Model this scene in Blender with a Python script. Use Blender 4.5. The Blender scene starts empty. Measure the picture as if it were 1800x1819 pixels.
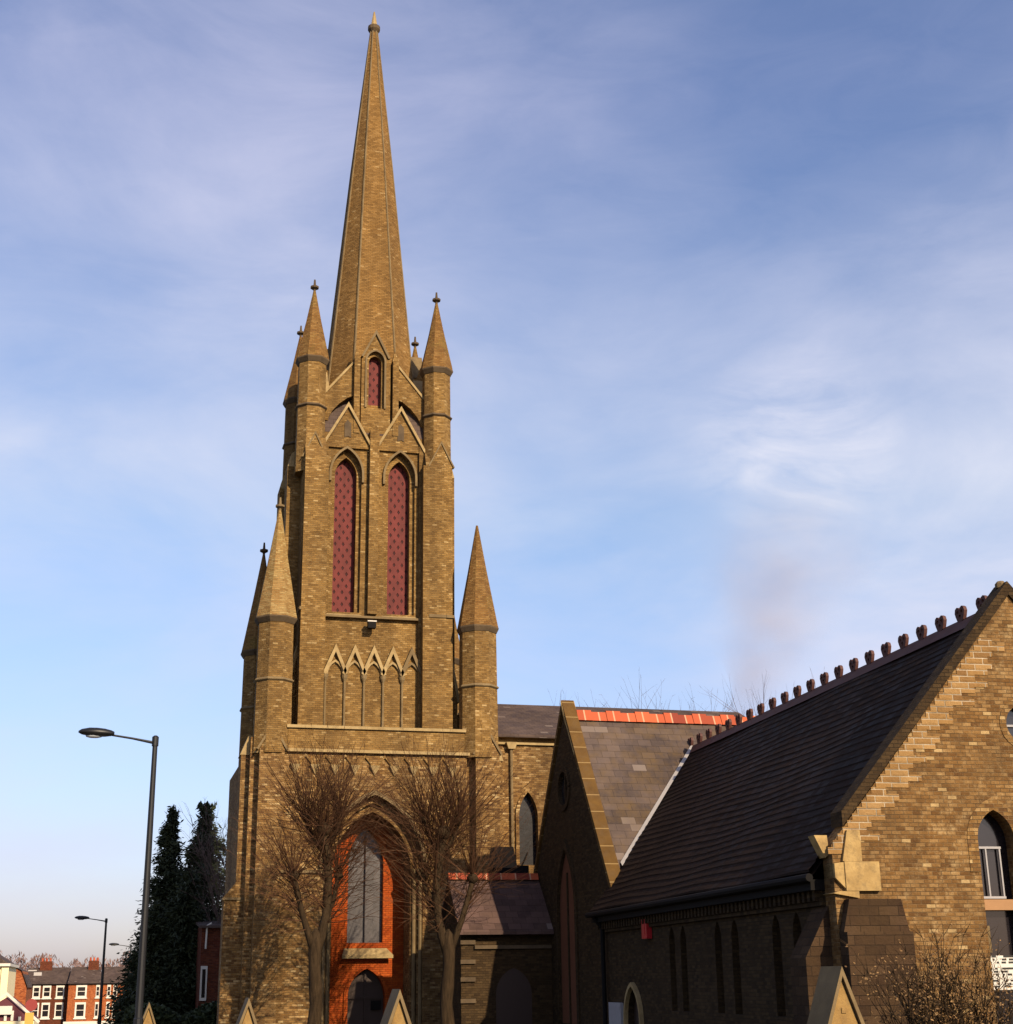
import bpy, math, random
from mathutils import Vector, Matrix
from mathutils.geometry import tessellate_polygon
random.seed(7)
R = math.radians
SC = bpy.context.scene
COL = SC.collection

# ------------------------------------------------------------------ camera, sky, sun, exposure
HEAD, PITCH, ROLL = R(15), R(17.8), R(-0.79)
fw = Vector((math.sin(HEAD)*math.cos(PITCH), math.cos(HEAD)*math.cos(PITCH), math.sin(PITCH)))
r0 = Vector((math.cos(HEAD), -math.sin(HEAD), 0)); t0 = r0.cross(fw)
rt = r0*math.cos(ROLL) + t0*math.sin(ROLL); up = t0*math.cos(ROLL) - r0*math.sin(ROLL)
cd = bpy.data.cameras.new('camera'); cam = bpy.data.objects.new('camera', cd); COL.objects.link(cam)
cd.sensor_fit = 'HORIZONTAL'; cd.sensor_width = 36; cd.lens = 36*2592/1800
cd.clip_start = 0.1; cd.clip_end = 3000
M = Matrix((rt, up, -fw)).transposed().to_4x4(); M.translation = Vector((0, 0, 1.6)); cam.matrix_world = M
SC.camera = cam

SUN_AZ, SUN_EL = 19, 28.5           # degrees right of the facade's normal, and above the horizon
sd = Vector((math.sin(R(SUN_AZ))*math.cos(R(SUN_EL)), -math.cos(R(SUN_AZ))*math.cos(R(SUN_EL)), math.sin(R(SUN_EL))))
sl = bpy.data.lights.new('sun', 'SUN'); so = bpy.data.objects.new('sun', sl); COL.objects.link(so)
sl.energy = 5.0; sl.angle = R(0.53); sl.color = (1.0, 0.81, 0.56)
so.rotation_euler = sd.to_track_quat('Z', 'Y').to_euler(); so.location = (60, -60, 60)

W = bpy.data.worlds.new('World'); SC.world = W; W.use_nodes = True
nt = W.node_tree; nt.nodes.clear()
def wn(t, **k):
    n = nt.nodes.new(t)
    for a, b in k.items(): setattr(n, a, b)
    return n
out = wn('ShaderNodeOutputWorld'); bg = wn('ShaderNodeBackground'); bg.inputs['Strength'].default_value = 0.1
sky = wn('ShaderNodeTexSky', sky_type='NISHITA', sun_disc=False, sun_elevation=R(SUN_EL), sun_rotation=R(180-SUN_AZ))
sky.air_density = 1.0; sky.dust_density = 1.2; sky.ozone_density = 2.0
L = nt.links.new
tc = wn('ShaderNodeTexCoord')
tint = wn('ShaderNodeMix', data_type='RGBA', blend_type='MULTIPLY'); tint.inputs[0].default_value = 1
L(sky.outputs[0], tint.inputs[6]); tint.inputs[7].default_value = (1.05, 1.03, 1.12, 1)
def wnoise(rot, scale, sc, detail, rough, dist):
    mp = wn('ShaderNodeMapping'); mp.inputs['Rotation'].default_value = rot; mp.inputs['Scale'].default_value = scale
    L(tc.outputs['Generated'], mp.inputs[0])
    n = wn('ShaderNodeTexNoise'); n.inputs['Scale'].default_value = sc; n.inputs['Detail'].default_value = detail
    n.inputs['Roughness'].default_value = rough; n.inputs['Distortion'].default_value = dist
    L(mp.outputs[0], n.inputs['Vector']); return n.outputs['Fac']
def wramp(src, stops):
    r = wn('ShaderNodeValToRGB'); L(src, r.inputs[0]); e = r.color_ramp.elements
    while len(e) < len(stops): e.new(0.5)
    for i, (p, c) in enumerate(stops): e[i].position = p; e[i].color = (c, c, c, 1)
    return r.outputs[0]
def wmath(op, a, b):
    m = wn('ShaderNodeMath', operation=op)
    for i, s in enumerate((a, b)):
        if isinstance(s, (int, float)): m.inputs[i].default_value = s
        else: L(s, m.inputs[i])
    return m.outputs[0]
big = wramp(wnoise((0.2, 0.5, 0.3), (1, 1, 1.6), 2.3, 3, 0.5, 0.3), [(0.30, 0.12), (0.66, 1)])
wisp = wramp(wnoise((0.3, -0.6, 0.4), (1.0, 1.0, 2.2), 3.6, 10, 0.58, 0.5), [(0.34, 0.0), (0.76, 1)])
cl = wmath('MULTIPLY', big, wmath('ADD', 0.25, wmath('MULTIPLY', wisp, 0.9)))
cl = wmath('MULTIPLY', cl, 0.72)
def bank(d, r0, r1, amt, streak):
    v = wn('ShaderNodeVectorMath', operation='DOT_PRODUCT'); nrm = wn('ShaderNodeVectorMath', operation='NORMALIZE')
    L(tc.outputs['Generated'], nrm.inputs[0]); L(nrm.outputs[0], v.inputs[0]); v.inputs[1].default_value = Vector(d).normalized()
    mr = wn('ShaderNodeMapRange', interpolation_type='SMOOTHSTEP'); L(v.outputs['Value'], mr.inputs[0])
    mr.inputs[1].default_value = math.cos(R(r0)); mr.inputs[2].default_value = math.cos(R(r1))
    return wmath('MULTIPLY', wmath('MULTIPLY', mr.outputs[0], amt), streak)
fine = wramp(wnoise((0.5, 0.9, -0.5), (1, 1, 3.2), 9, 9, 0.62, 1.2), [(0.36, 0), (0.7, 1)])
cl = wmath('ADD', cl, bank((0.427, 0.838, 0.338), 4.5, 0.5, 0.36, fine))
cl = wmath('ADD', cl, bank((0.53, 0.78, 0.29), 15, 2, 0.55, wmath('ADD', 0.45, wmath('MULTIPLY', wisp, 0.6))))
cl = wmath('ADD', cl, wmath('MULTIPLY', fine, 0.06)); cl = wmath('MINIMUM', cl, 1.0)
mixc = wn('ShaderNodeMix', data_type='RGBA'); L(cl, mixc.inputs[0]); L(tint.outputs[2], mixc.inputs[6])
mixc.inputs[7].default_value = (5.1, 5.1, 5.9, 1)
sepz = wn('ShaderNodeSeparateXYZ'); L(tc.outputs['Generated'], sepz.inputs[0])
low = wn('ShaderNodeValToRGB'); L(sepz.outputs[2], low.inputs[0])       # pinkish murk low over the horizon, violet higher up
low.color_ramp.elements[0].position = 0.0; low.color_ramp.elements[0].color = (0.85, 0.75, 0.78, 1)
low.color_ramp.elements[1].position = 0.55; low.color_ramp.elements[1].color = (0.95, 0.93, 1.0, 1)
e_ = low.color_ramp.elements.new(0.12); e_.color = (0.90, 0.90, 0.98, 1); e_ = low.color_ramp.elements.new(0.3); e_.color = (0.98, 1.01, 1.0, 1)
mul = wn('ShaderNodeMix', data_type='RGBA', blend_type='MULTIPLY'); mul.inputs[0].default_value = 1
L(mixc.outputs[2], mul.inputs[6]); L(low.outputs[0], mul.inputs[7])
L(mul.outputs[2], bg.inputs['Color']); L(bg.outputs[0], out.inputs[0])

SC.view_settings.view_transform = 'Standard'; SC.view_settings.look = 'None'
SC.view_settings.exposure = 0.68; SC.view_settings.gamma = 1
SC.cycles.max_bounces = 5; SC.cycles.volume_bounces = 0

# ------------------------------------------------------------------ materials
class NT:
    def __init__(s, name):
        s.m = bpy.data.materials.new(name); s.m.use_nodes = True; s.t = s.m.node_tree; s.t.nodes.clear()
        s.out = s.n('ShaderNodeOutputMaterial'); s.b = s.n('ShaderNodeBsdfPrincipled'); s.l(s.b.outputs[0], s.out.inputs[0])
        s.tc = s.n('ShaderNodeTexCoord')
    def n(s, t, **k):
        x = s.t.nodes.new(t)
        for a, b in k.items(): setattr(x, a, b)
        return x
    def l(s, a, b): s.t.links.new(a, b)
    def val(s, v, sock):
        if isinstance(v, (int, float)): sock.default_value = v
        elif isinstance(v, tuple): sock.default_value = v if len(v) == len(sock.default_value) else (*v, 1)
        else: s.l(v, sock)
    def math(s, op, a, b=0.0):
        m = s.n('ShaderNodeMath', operation=op); s.val(a, m.inputs[0]); s.val(b, m.inputs[1]); return m.outputs[0]
    def noise(s, scale, detail=4, rough=0.55, coord='Object', stretch=None, dist=0):
        n = s.n('ShaderNodeTexNoise'); n.inputs['Scale'].default_value = scale; n.inputs['Detail'].default_value = detail
        n.inputs['Roughness'].default_value = rough; n.inputs['Distortion'].default_value = dist
        src = s.tc.outputs[coord]
        if stretch:
            mp = s.n('ShaderNodeMapping'); mp.inputs['Scale'].default_value = stretch; s.l(src, mp.inputs[0]); src = mp.outputs[0]
        s.l(src, n.inputs['Vector']); return n.outputs['Fac']
    def ramp(s, f, stops, interp='LINEAR'):
        r = s.n('ShaderNodeValToRGB'); s.l(f, r.inputs[0]); r.color_ramp.interpolation = interp; e = r.color_ramp.elements
        while len(e) < len(stops): e.new(0.5)
        for i, (p, c) in enumerate(stops):
            e[i].position = p; e[i].color = (*c, 1) if isinstance(c, tuple) else (c, c, c, 1)
        return r.outputs[0]
    def mix(s, f, a, b, mode='MIX'):
        m = s.n('ShaderNodeMix', data_type='RGBA', blend_type=mode)
        s.val(f, m.inputs[0]); s.val(a, m.inputs[6]); s.val(b, m.inputs[7]); return m.outputs[2]
    def bump(s, h, strength=0.3, dist=0.02):
        b = s.n('ShaderNodeBump'); b.inputs['Strength'].default_value = strength; b.inputs['Distance'].default_value = dist
        s.l(h, b.inputs['Height']); s.l(b.outputs[0], s.b.inputs['Normal'])
    def fin(s, col, rough=0.85, spec=0.3, metal=0):
        s.val(col, s.b.inputs['Base Color']); s.val(rough, s.b.inputs['Roughness'])
        s.b.inputs['Specular IOR Level'].default_value = spec; s.b.inputs['Metallic'].default_value = metal
        return s.m
    def cells(s, w, h, shift=0.5):
        """random value per brick / slate cell of the UV map (metres) and the distance mask of its joints"""
        sp = s.n('ShaderNodeSeparateXYZ'); s.l(s.tc.outputs['UV'], sp.inputs[0])
        y = s.math('DIVIDE', sp.outputs[1], h); row = s.math('FLOOR', y)
        x = s.math('ADD', s.math('DIVIDE', sp.outputs[0], w), s.math('MULTIPLY', s.math('FLOORED_MODULO', row, 2.0), shift))
        colm = s.math('FLOOR', x)
        cb = s.n('ShaderNodeCombineXYZ'); s.l(colm, cb.inputs[0]); s.l(row, cb.inputs[1])
        wnn = s.n('ShaderNodeTexWhiteNoise', noise_dimensions='2D'); s.l(cb.outputs[0], wnn.inputs['Vector'])
        return wnn.outputs['Value'], s.math('FRACT', x), s.math('FRACT', y)

def mat_brick(name, stops, mortar, bw=0.175, bh=0.069, mw=0.010, soot=0.55, sootcol=(0.06, 0.035, 0.015), patch=0.35, big=0.35, moss=0.0, vamp=0.68, pale=0.0, lime=0.0):
    s = NT(name)
    v, fx, fy = s.cells(bw, bh)
    f = s.math('ADD', s.math('MULTIPLY', v, vamp), s.math('MULTIPLY', s.noise(big, 6, 0.7), 0.5))
    f = s.math('ADD', f, s.math('MULTIPLY', s.noise(9, 4, 0.7), 0.45))
    f = s.math('ADD', f, 0.03 - 0.5*vamp)
    col = s.ramp(f, stops)
    if pale: col = s.mix(s.math('MULTIPLY', s.math('GREATER_THAN', v, 0.978), pale), col, (0.45, 0.33, 0.16))
    if lime:
        lm = s.math('MULTIPLY', s.ramp(s.noise(4.5, 7, 0.75), [(0.5, 0.0), (0.66, 1.0)]), s.ramp(s.noise(0.45, 3), [(0.38, 0.25), (0.6, 1.0)]))
        col = s.mix(s.math('MULTIPLY', lm, lime), col, (0.42, 0.30, 0.15))
    sm = s.noise(1.3, 8, 0.72)
    col = s.mix(s.math('MULTIPLY', s.ramp(sm, [(0.42, 0.0), (0.72, 1.0)]), patch), col, sootcol)
    ed = s.math('MINIMUM', s.math('MULTIPLY', s.math('MINIMUM', fx, s.math('SUBTRACT', 1.0, fx)), bw),
                s.math('MULTIPLY', s.math('MINIMUM', fy, s.math('SUBTRACT', 1.0, fy)), bh))
    jm = s.ramp(s.math('DIVIDE', ed, mw), [(0.3, 1.0), (0.7, 0.0)])
    mort = s.mix(s.ramp(s.noise(2.2, 4), [(0.35, 0.0), (0.65, 1.0)]), mortar, tuple(c*0.45 for c in mortar))
    col = s.mix(jm, col, mort)
    st = s.noise(0.5, 6, 0.65, stretch=(1.6, 1.6, 0.22))
    col = s.mix(s.math('MULTIPLY', s.ramp(st, [(0.44, 0.0), (0.74, 1.0)]), soot), col, tuple(c*0.7 for c in sootcol))
    if moss:
        col = s.mix(s.math('MULTIPLY', s.ramp(s.noise(0.8, 6, 0.7), [(0.5, 0.0), (0.7, 1.0)]), moss), col, (0.16, 0.14, 0.03))
    s.bump(s.math('ADD', s.math('MULTIPLY', jm, -1.0), s.math('ADD', s.math('MULTIPLY', v, 0.9), s.math('MULTIPLY', s.noise(22, 4, 0.7), 1.6))), 0.8, 0.016)
    return s.fin(col, 0.92, 0.15)

def mat_stone(name, c1, c2, dirt=(0.10, 0.07, 0.04), amt=0.5, sc=2.0, joints=None, jc=(0.5, 0.42, 0.28)):
    s = NT(name)
    col = s.ramp(s.noise(sc, 8, 0.65), [(0.3, c2), (0.7, c1)])
    col = s.mix(s.math('MULTIPLY', s.ramp(s.noise(sc*1.7, 7, 0.7), [(0.48, 0.0), (0.7, 1.0)]), amt), col, dirt)
    if joints:
        v, fx, fy = s.cells(*joints)
        d = s.math('MULTIPLY', s.math('MINIMUM', fy, s.math('SUBTRACT', 1.0, fy)), joints[1])
        col = s.mix(s.math('MULTIPLY', v, 0.35), col, tuple(c*0.5 for c in c1))
        col = s.mix(s.ramp(d, [(0.008, 0.85), (0.02, 0.0)]), col, jc)
    s.bump(s.noise(sc*8, 6, 0.7), 0.45, 0.02)
    return s.fin(col, 0.9, 0.2)

def mat_slate(name, c1, c2, lich=None, w=0.3, h=0.2, la=0.4, joint=0.4):
    s = NT(name)
    v, fx, fy = s.cells(w, h)
    col = s.ramp(s.math('ADD', s.math('MULTIPLY', v, 0.8), s.math('MULTIPLY', s.noise(0.7, 4), 0.3)), [(0.1, c1), (0.95, c2)])
    if lich:
        pal = s.math('MULTIPLY', s.math('GREATER_THAN', v, 0.974), s.noise(0.6, 2))
        col = s.mix(s.math('MULTIPLY', s.ramp(s.noise(1.6, 8, 0.7), [(0.45, 0.0), (0.68, 1.0)]), la), col, lich)
        col = s.mix(s.math('MULTIPLY', pal, 0.8), col, (0.2, 0.165, 0.145))
    ed = s.math('MINIMUM', s.math('MULTIPLY', fx, w), s.math('MULTIPLY', fy, h))
    jm = s.ramp(ed, [(0.006, 1.0), (0.016, 0.0)])
    col = s.mix(s.math('MULTIPLY', s.ramp(s.noise(0.55, 8, 0.72, stretch=(1, 1, 0.6)), [(0.45, 0.0), (0.72, 1.0)]), 0.6), col, tuple(x*1.7 for x in c2))
    col = s.mix(s.math('MULTIPLY', jm, joint*1.6), col, tuple(c*0.3 for c in c1))
    s.bump(s.math('ADD', s.math('SUBTRACT', 1.0, fy), s.math('MULTIPLY', v, 0.5)), 0.6, 0.02)
    return s.fin(col, s.math('ADD', 0.65, s.math('MULTIPLY', v, 0.25)), 0.06)

def mat_plain(name, c, rough=0.6, spec=0.4, metal=0, var=0.25, sc=6):
    s = NT(name)
    col = s.mix(s.math('MULTIPLY', s.noise(sc, 6, 0.65), var*2), c, tuple(x*0.45 for x in c))
    return s.fin(col, rough, spec, metal)

TB = [(0.05, (0.1031, 0.0538, 0.0153)), (0.38, (0.1719, 0.0941, 0.0261)), (0.68, (0.2191, 0.1260, 0.0379)), (0.96, (0.3093, 0.1974, 0.0768))]
m_brick = mat_brick('yellow_stock_brick', TB, (0.26, 0.18, 0.08), patch=0.5, soot=0.6, pale=0.4, lime=0.15)
m_brick_low = mat_brick('weathered_stock_brick', [(0.06, (0.0773, 0.0353, 0.0126)), (0.36, (0.1546, 0.0798, 0.0235)), (0.68, (0.2234, 0.1260, 0.0416)), (0.96, (0.3608, 0.2351, 0.1038))], (0.2320, 0.1512, 0.0722), patch=0.62, soot=0.65, vamp=0.8, pale=0.6, lime=0.25)
m_spire = mat_brick('spire_brick', [(0.08, (0.1289, 0.0672, 0.0181)), (0.4, (0.1933, 0.1025, 0.0280)), (0.7, (0.2277, 0.1260, 0.0379)), (0.96, (0.2835, 0.1680, 0.0614))], (0.2149, 0.1302, 0.0542), patch=0.38, soot=0.45, pale=0.3)
m_cap = mat_brick('spirelet_brick', [(0.08, (0.1117, 0.0521, 0.0145)), (0.4, (0.1633, 0.0815, 0.0216)), (0.7, (0.1976, 0.1050, 0.0307)), (0.94, (0.2406, 0.1428, 0.0497))], (0.2234, 0.1428, 0.0632), patch=0.35, soot=0.3, moss=0.35)
m_cap_pale = mat_brick('pale_lichened_spirelet', [(0.08, (0.1804, 0.0943, 0.0279)), (0.4, (0.2460, 0.1435, 0.0492)), (0.7, (0.2870, 0.1845, 0.0697)), (0.94, (0.3280, 0.2378, 0.1066))], (0.3280, 0.2460, 0.1066), patch=0.2, soot=0.15, moss=0.25)
m_school = mat_brick('school_brick', [(0.0, (0.0603, 0.0267, 0.0092)), (0.32, (0.1246, 0.0613, 0.0177)), (0.62, (0.1768, 0.0941, 0.0303)), (0.88, (0.2491, 0.1490, 0.0591)), (1.0, (0.3697, 0.2590, 0.1350))], (0.2089, 0.1333, 0.0633), patch=0.75, soot=0.35, big=0.5, vamp=0.7, pale=0.5, lime=0.6)
m_tumble = mat_brick('repointed_brick', [(0.1, (0.1530, 0.0808, 0.0298)), (0.5, (0.2380, 0.1333, 0.0467)), (0.9, (0.3060, 0.1857, 0.0765))], (0.4675, 0.3795, 0.2635), bw=0.34, bh=0.115, mw=0.017, patch=0.3, soot=0.1)
m_side = mat_brick('shade_toned_brick', [(0.1, (0.0168, 0.0096, 0.0048)), (0.5, (0.0320, 0.0192, 0.0080)), (0.9, (0.0592, 0.0368, 0.0160))], (0.0416, 0.0288, 0.0160), patch=0.5, soot=0.5)  # brick of the walls turned from the sun, their shade put into the colour
m_red = mat_brick('red_brick', [(0.1, (0.1800, 0.0390, 0.0127)), (0.5, (0.3000, 0.0780, 0.0213)), (0.9, (0.3750, 0.1170, 0.0382))], (0.2700, 0.1560, 0.0935), patch=0.15, soot=0.2)
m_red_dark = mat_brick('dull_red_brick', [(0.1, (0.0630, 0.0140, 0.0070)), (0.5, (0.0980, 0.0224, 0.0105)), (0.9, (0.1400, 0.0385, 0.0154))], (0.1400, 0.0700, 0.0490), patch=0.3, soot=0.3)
m_portal = mat_brick('rubbed_red_brick', [(0.1, (0.2356, 0.0372, 0.0050)), (0.5, (0.2914, 0.0527, 0.0074)), (0.9, (0.3410, 0.0713, 0.0112))], (0.2480, 0.0496, 0.0124), patch=0.2, soot=0.2, sootcol=(0.0930, 0.0186, 0.0062))
m_stone = mat_stone('pale_stone', (0.3276, 0.2418, 0.1170), (0.2106, 0.1443, 0.0624))
m_stone_dk = mat_stone('grey_stone', (0.1875, 0.1350, 0.0675), (0.1050, 0.0713, 0.0338), amt=0.6)
m_ring = mat_stone('sooty_stone_band', (0.10, 0.07, 0.04), (0.05, 0.035, 0.022), amt=0.5)
m_kneel = mat_stone('kneeler_stone', (0.3780, 0.2610, 0.1080), (0.2250, 0.1440, 0.0540), amt=0.6, sc=3.5)
m_coping = mat_stone('coping_stone', (0.1148, 0.0612, 0.0145), (0.0638, 0.0323, 0.0085), joints=(5, 0.62), jc=(0.2380, 0.1615, 0.0680), amt=0.35)
m_butt = mat_brick('shade_toned_buttress_brick', [(0.1, (0.0195, 0.0105, 0.0062)), (0.5, (0.0375, 0.0203, 0.0109)), (0.9, (0.0638, 0.0375, 0.0203))], (0.0375, 0.0248, 0.0156), bw=0.36, bh=0.16, patch=0.6, soot=0.5)  # shadow on the gable's lower corner painted in as dark brick
m_unused = None if True else mat_stone('dark_ashlar', (0.05, 0.03, 0.019), (0.03, 0.018, 0.012), joints=(0.9, 0.42), jc=(0.04, 0.025, 0.018), amt=0.5)
m_pier = mat_stone('gate_pier_stone', (0.2720, 0.1720, 0.0600), (0.1760, 0.1000, 0.0320), amt=0.5, sc=5)
m_slate = mat_slate('dark_slate', (0.0099, 0.0059, 0.0043), (0.0211, 0.0124, 0.0087), w=0.3, h=0.21, joint=0.6)
m_slate_tr = mat_slate('brown_lichened_slate', (0.0378, 0.0285, 0.0264), (0.0765, 0.0570, 0.0495), lich=(0.0990, 0.0627, 0.0264), la=0.7, w=0.42, h=0.26)
m_slate_po = mat_slate('purple_slate', (0.0432, 0.0274, 0.0245), (0.0828, 0.0518, 0.0461), lich=(0.1152, 0.0720, 0.0504), la=0.3, w=0.4, h=0.25)
m_slate_house = mat_slate('house_slate', (0.04, 0.028, 0.025), (0.07, 0.05, 0.042), lich=(0.1, 0.07, 0.05), la=0.3)
def mat_terra():
    s = NT('terracotta_ridge'); v, fx, fy = s.cells(0.47, 50.0, 0.0)
    col = s.ramp(v, [(0.15, (0.16, 0.023, 0.01)), (0.5, (0.28, 0.05, 0.016)), (0.9, (0.42, 0.085, 0.028))])
    e = s.math('MULTIPLY', s.math('MINIMUM', fx, s.math('SUBTRACT', 1.0, fx)), 0.47)
    col = s.mix(s.ramp(e, [(0.012, 1.0), (0.03, 0.0)]), col, (0.48, 0.28, 0.17))
    col = s.mix(s.math('MULTIPLY', s.noise(6, 6, 0.7), 0.4), col, (0.2, 0.04, 0.02))
    return s.fin(col, 0.8, 0.3)
m_terra = mat_terra()
m_crest = mat_plain('dark_terracotta', (0.075, 0.028, 0.022), 0.7, 0.3)
def mat_louvre():
    s = NT('red_pierced_louvre')
    sp = s.n('ShaderNodeSeparateXYZ'); s.l(s.tc.outputs['UV'], sp.inputs[0])
    y = s.math('DIVIDE', sp.outputs[1], 0.225); row = s.math('FLOOR', y)
    x = s.math('ADD', s.math('DIVIDE', sp.outputs[0], 0.29), s.math('MULTIPLY', s.math('FLOORED_MODULO', row, 2.0), 0.5))
    fx = s.math('MULTIPLY', s.math('ABSOLUTE', s.math('SUBTRACT', s.math('FRACT', x), 0.5)), 0.29)
    fy = s.math('MULTIPLY', s.math('ABSOLUTE', s.math('SUBTRACT', s.math('FRACT', y), 0.5)), 0.225)
    d = s.math('ADD', s.math('MULTIPLY', fx, 1.25), s.math('MULTIPLY', fy, 0.75))
    hole = s.ramp(d, [(0.050, 1.0), (0.068, 0.0)])
    base = s.ramp(s.noise(3, 6, 0.7), [(0.3, (0.085, 0.015, 0.013)), (0.7, (0.13, 0.023, 0.02))])
    base = s.mix(s.ramp(s.noise(1.2, 7, 0.7, stretch=(2, 2, 0.3)), [(0.45, 0.0), (0.75, 0.7)]), base, (0.04, 0.012, 0.01))
    col = s.mix(hole, base, (0.026, 0.004, 0.005))
    s.bump(s.math('MULTIPLY', hole, -1.0), 0.8, 0.05)
    return s.fin(col, 0.75, 0.25)
m_louvre = mat_louvre()
def mat_glass(name, c, lead=(0.02, 0.02, 0.02), w=0.15, h=0.2, rough=0.25, la=0.6):
    s = NT(name); v, fx, fy = s.cells(w, h, 0.0)
    e = s.math('MINIMUM', s.math('MULTIPLY', fx, w), s.math('MULTIPLY', fy, h))
    col = s.mix(s.math('MULTIPLY', v, 0.45), c, tuple(x*0.4 for x in c))
    col = s.mix(s.math('MULTIPLY', s.ramp(e, [(0.008, 1.0), (0.018, 0.0)]), la), col, lead)
    col = s.mix(s.ramp(s.noise(1.7, 6, 0.7), [(0.35, 0.0), (0.7, 0.6)]), col, tuple(x*0.35 for x in c))
    s.bump(s.noise(7, 3), 0.12, 0.02)
    return s.fin(col, rough, 0.5)
m_glass = mat_glass('leaded_dark_glass', (0.02, 0.018, 0.02))
m_glass_pl = mat_plain('dark_glass', (0.012, 0.010, 0.012), 0.12, 0.5)
m_glass_grey = mat_glass('grey_protected_glass', (0.085, 0.076, 0.078), w=0.3, h=0.3, rough=0.3, la=0.3)
m_board = mat_plain('reddish_boarding', (0.1430, 0.0550, 0.0275), 0.8, 0.2, var=0.4, sc=9)
m_black = mat_plain('black_paint', (0.006, 0.005, 0.005), 0.75, 0.12)
m_lamp = mat_plain('dark_grey_lamp_paint', (0.008, 0.008, 0.009), 0.45, 0.35)
m_lens = mat_plain('lamp_lens', (0.32, 0.34, 0.36), 0.15, 0.6)
m_lead = mat_plain('grey_lead_flashing', (0.38, 0.35, 0.33), 0.6, 0.4)
m_white = mat_plain('white_paint', (0.5280, 0.4960, 0.4320), 0.6, 0.3, var=0.12)
m_cream = mat_plain('cream_render', (0.72, 0.62, 0.38), 0.85, 0.2, var=0.1)
m_greyboard = mat_plain('pale_grey_board', (0.30, 0.29, 0.30), 0.7, 0.3)
m_alarm = mat_plain('red_alarm_box', (0.42, 0.012, 0.02), 0.35, 0.5, var=0.1)
m_door = mat_plain('dark_brown_door', (0.035, 0.02, 0.015), 0.6, 0.3, sc=12)
m_timber = mat_plain('brown_timber', (0.30, 0.16, 0.07), 0.7, 0.3)
m_signred = mat_plain('red_sign', (0.2, 0.018, 0.014), 0.5, 0.4, var=0.08)
m_signyel = mat_plain('yellow_sign', (0.5, 0.27, 0.05), 0.5, 0.4, var=0.05)
m_purple = mat_plain('dull_maroon_boarding', (0.10, 0.03, 0.04), 0.8, 0.2)
m_steel = mat_plain('grey_steel', (0.35, 0.35, 0.36), 0.4, 0.5, metal=0.6)
def mat_bark(name, c1, c2):
    s = NT(name)
    col = s.ramp(s.noise(3, 8, 0.7, stretch=(4, 4, 0.7)), [(0.3, c2), (0.7, c1)])
    s.bump(s.noise(5, 8, 0.7, stretch=(5, 5, 0.6)), 0.9, 0.05)
    return s.fin(col, 0.95, 0.1)
m_bark = mat_bark('lime_bark', (0.05, 0.032, 0.017), (0.014, 0.009, 0.005))
m_twig = mat_plain('reddish_twigs', (0.07, 0.032, 0.015), 0.85, 0.15, var=0.3, sc=2)
m_twig_far = mat_plain('greyish_twigs', (0.11, 0.075, 0.065), 0.9, 0.1)
def mat_leaf(name, c1, c2):
    s = NT(name)
    g = s.n('ShaderNodeNewGeometry')
    col = s.mix(g.outputs['Random Per Island'], c1, c2)
    return s.fin(col, 0.7, 0.2)
m_conifer = mat_leaf('dark_conifer_needles', (0.010, 0.016, 0.008), (0.035, 0.042, 0.016))
m_hedge = mat_leaf('hedge_leaves', (0.012, 0.02, 0.008), (0.04, 0.05, 0.016))
m_dry = mat_leaf('dry_bronze_leaves', (0.06, 0.03, 0.012), (0.24, 0.145, 0.06))
m_wood = mat_leaf('winter_wood', (0.10, 0.06, 0.055), (0.20, 0.12, 0.10))
def mat_ground(name, c1, c2, sc):
    s = NT(name)
    return s.fin(s.ramp(s.noise(sc, 8, 0.65), [(0.3, c1), (0.7, c2)]), 0.95, 0.1)
m_ground = mat_ground('grass_and_earth', (0.03, 0.035, 0.012), (0.07, 0.06, 0.03), 0.4)
m_asphalt = mat_ground('asphalt', (0.04, 0.04, 0.042), (0.06, 0.058, 0.056), 2)
m_paving = mat_ground('paving', (0.18, 0.165, 0.15), (0.26, 0.24, 0.21), 1)
def mat_notice():
    s = NT('printed_notices')
    v, fx, fy = s.cells(0.045, 0.05, 0.3)
    w1, gx, gy = s.cells(10.0, 0.19, 0.0)
    tx = s.math('MULTIPLY', s.math('GREATER_THAN', v, 0.42), s.math('MULTIPLY', s.math('GREATER_THAN', fy, 0.3), s.math('GREATER_THAN', gy, 0.22)))
    return s.fin(s.mix(tx, (0.5, 0.48, 0.44), (0.03, 0.03, 0.03)), 0.8, 0.2)
m_notice = mat_notice()

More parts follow.
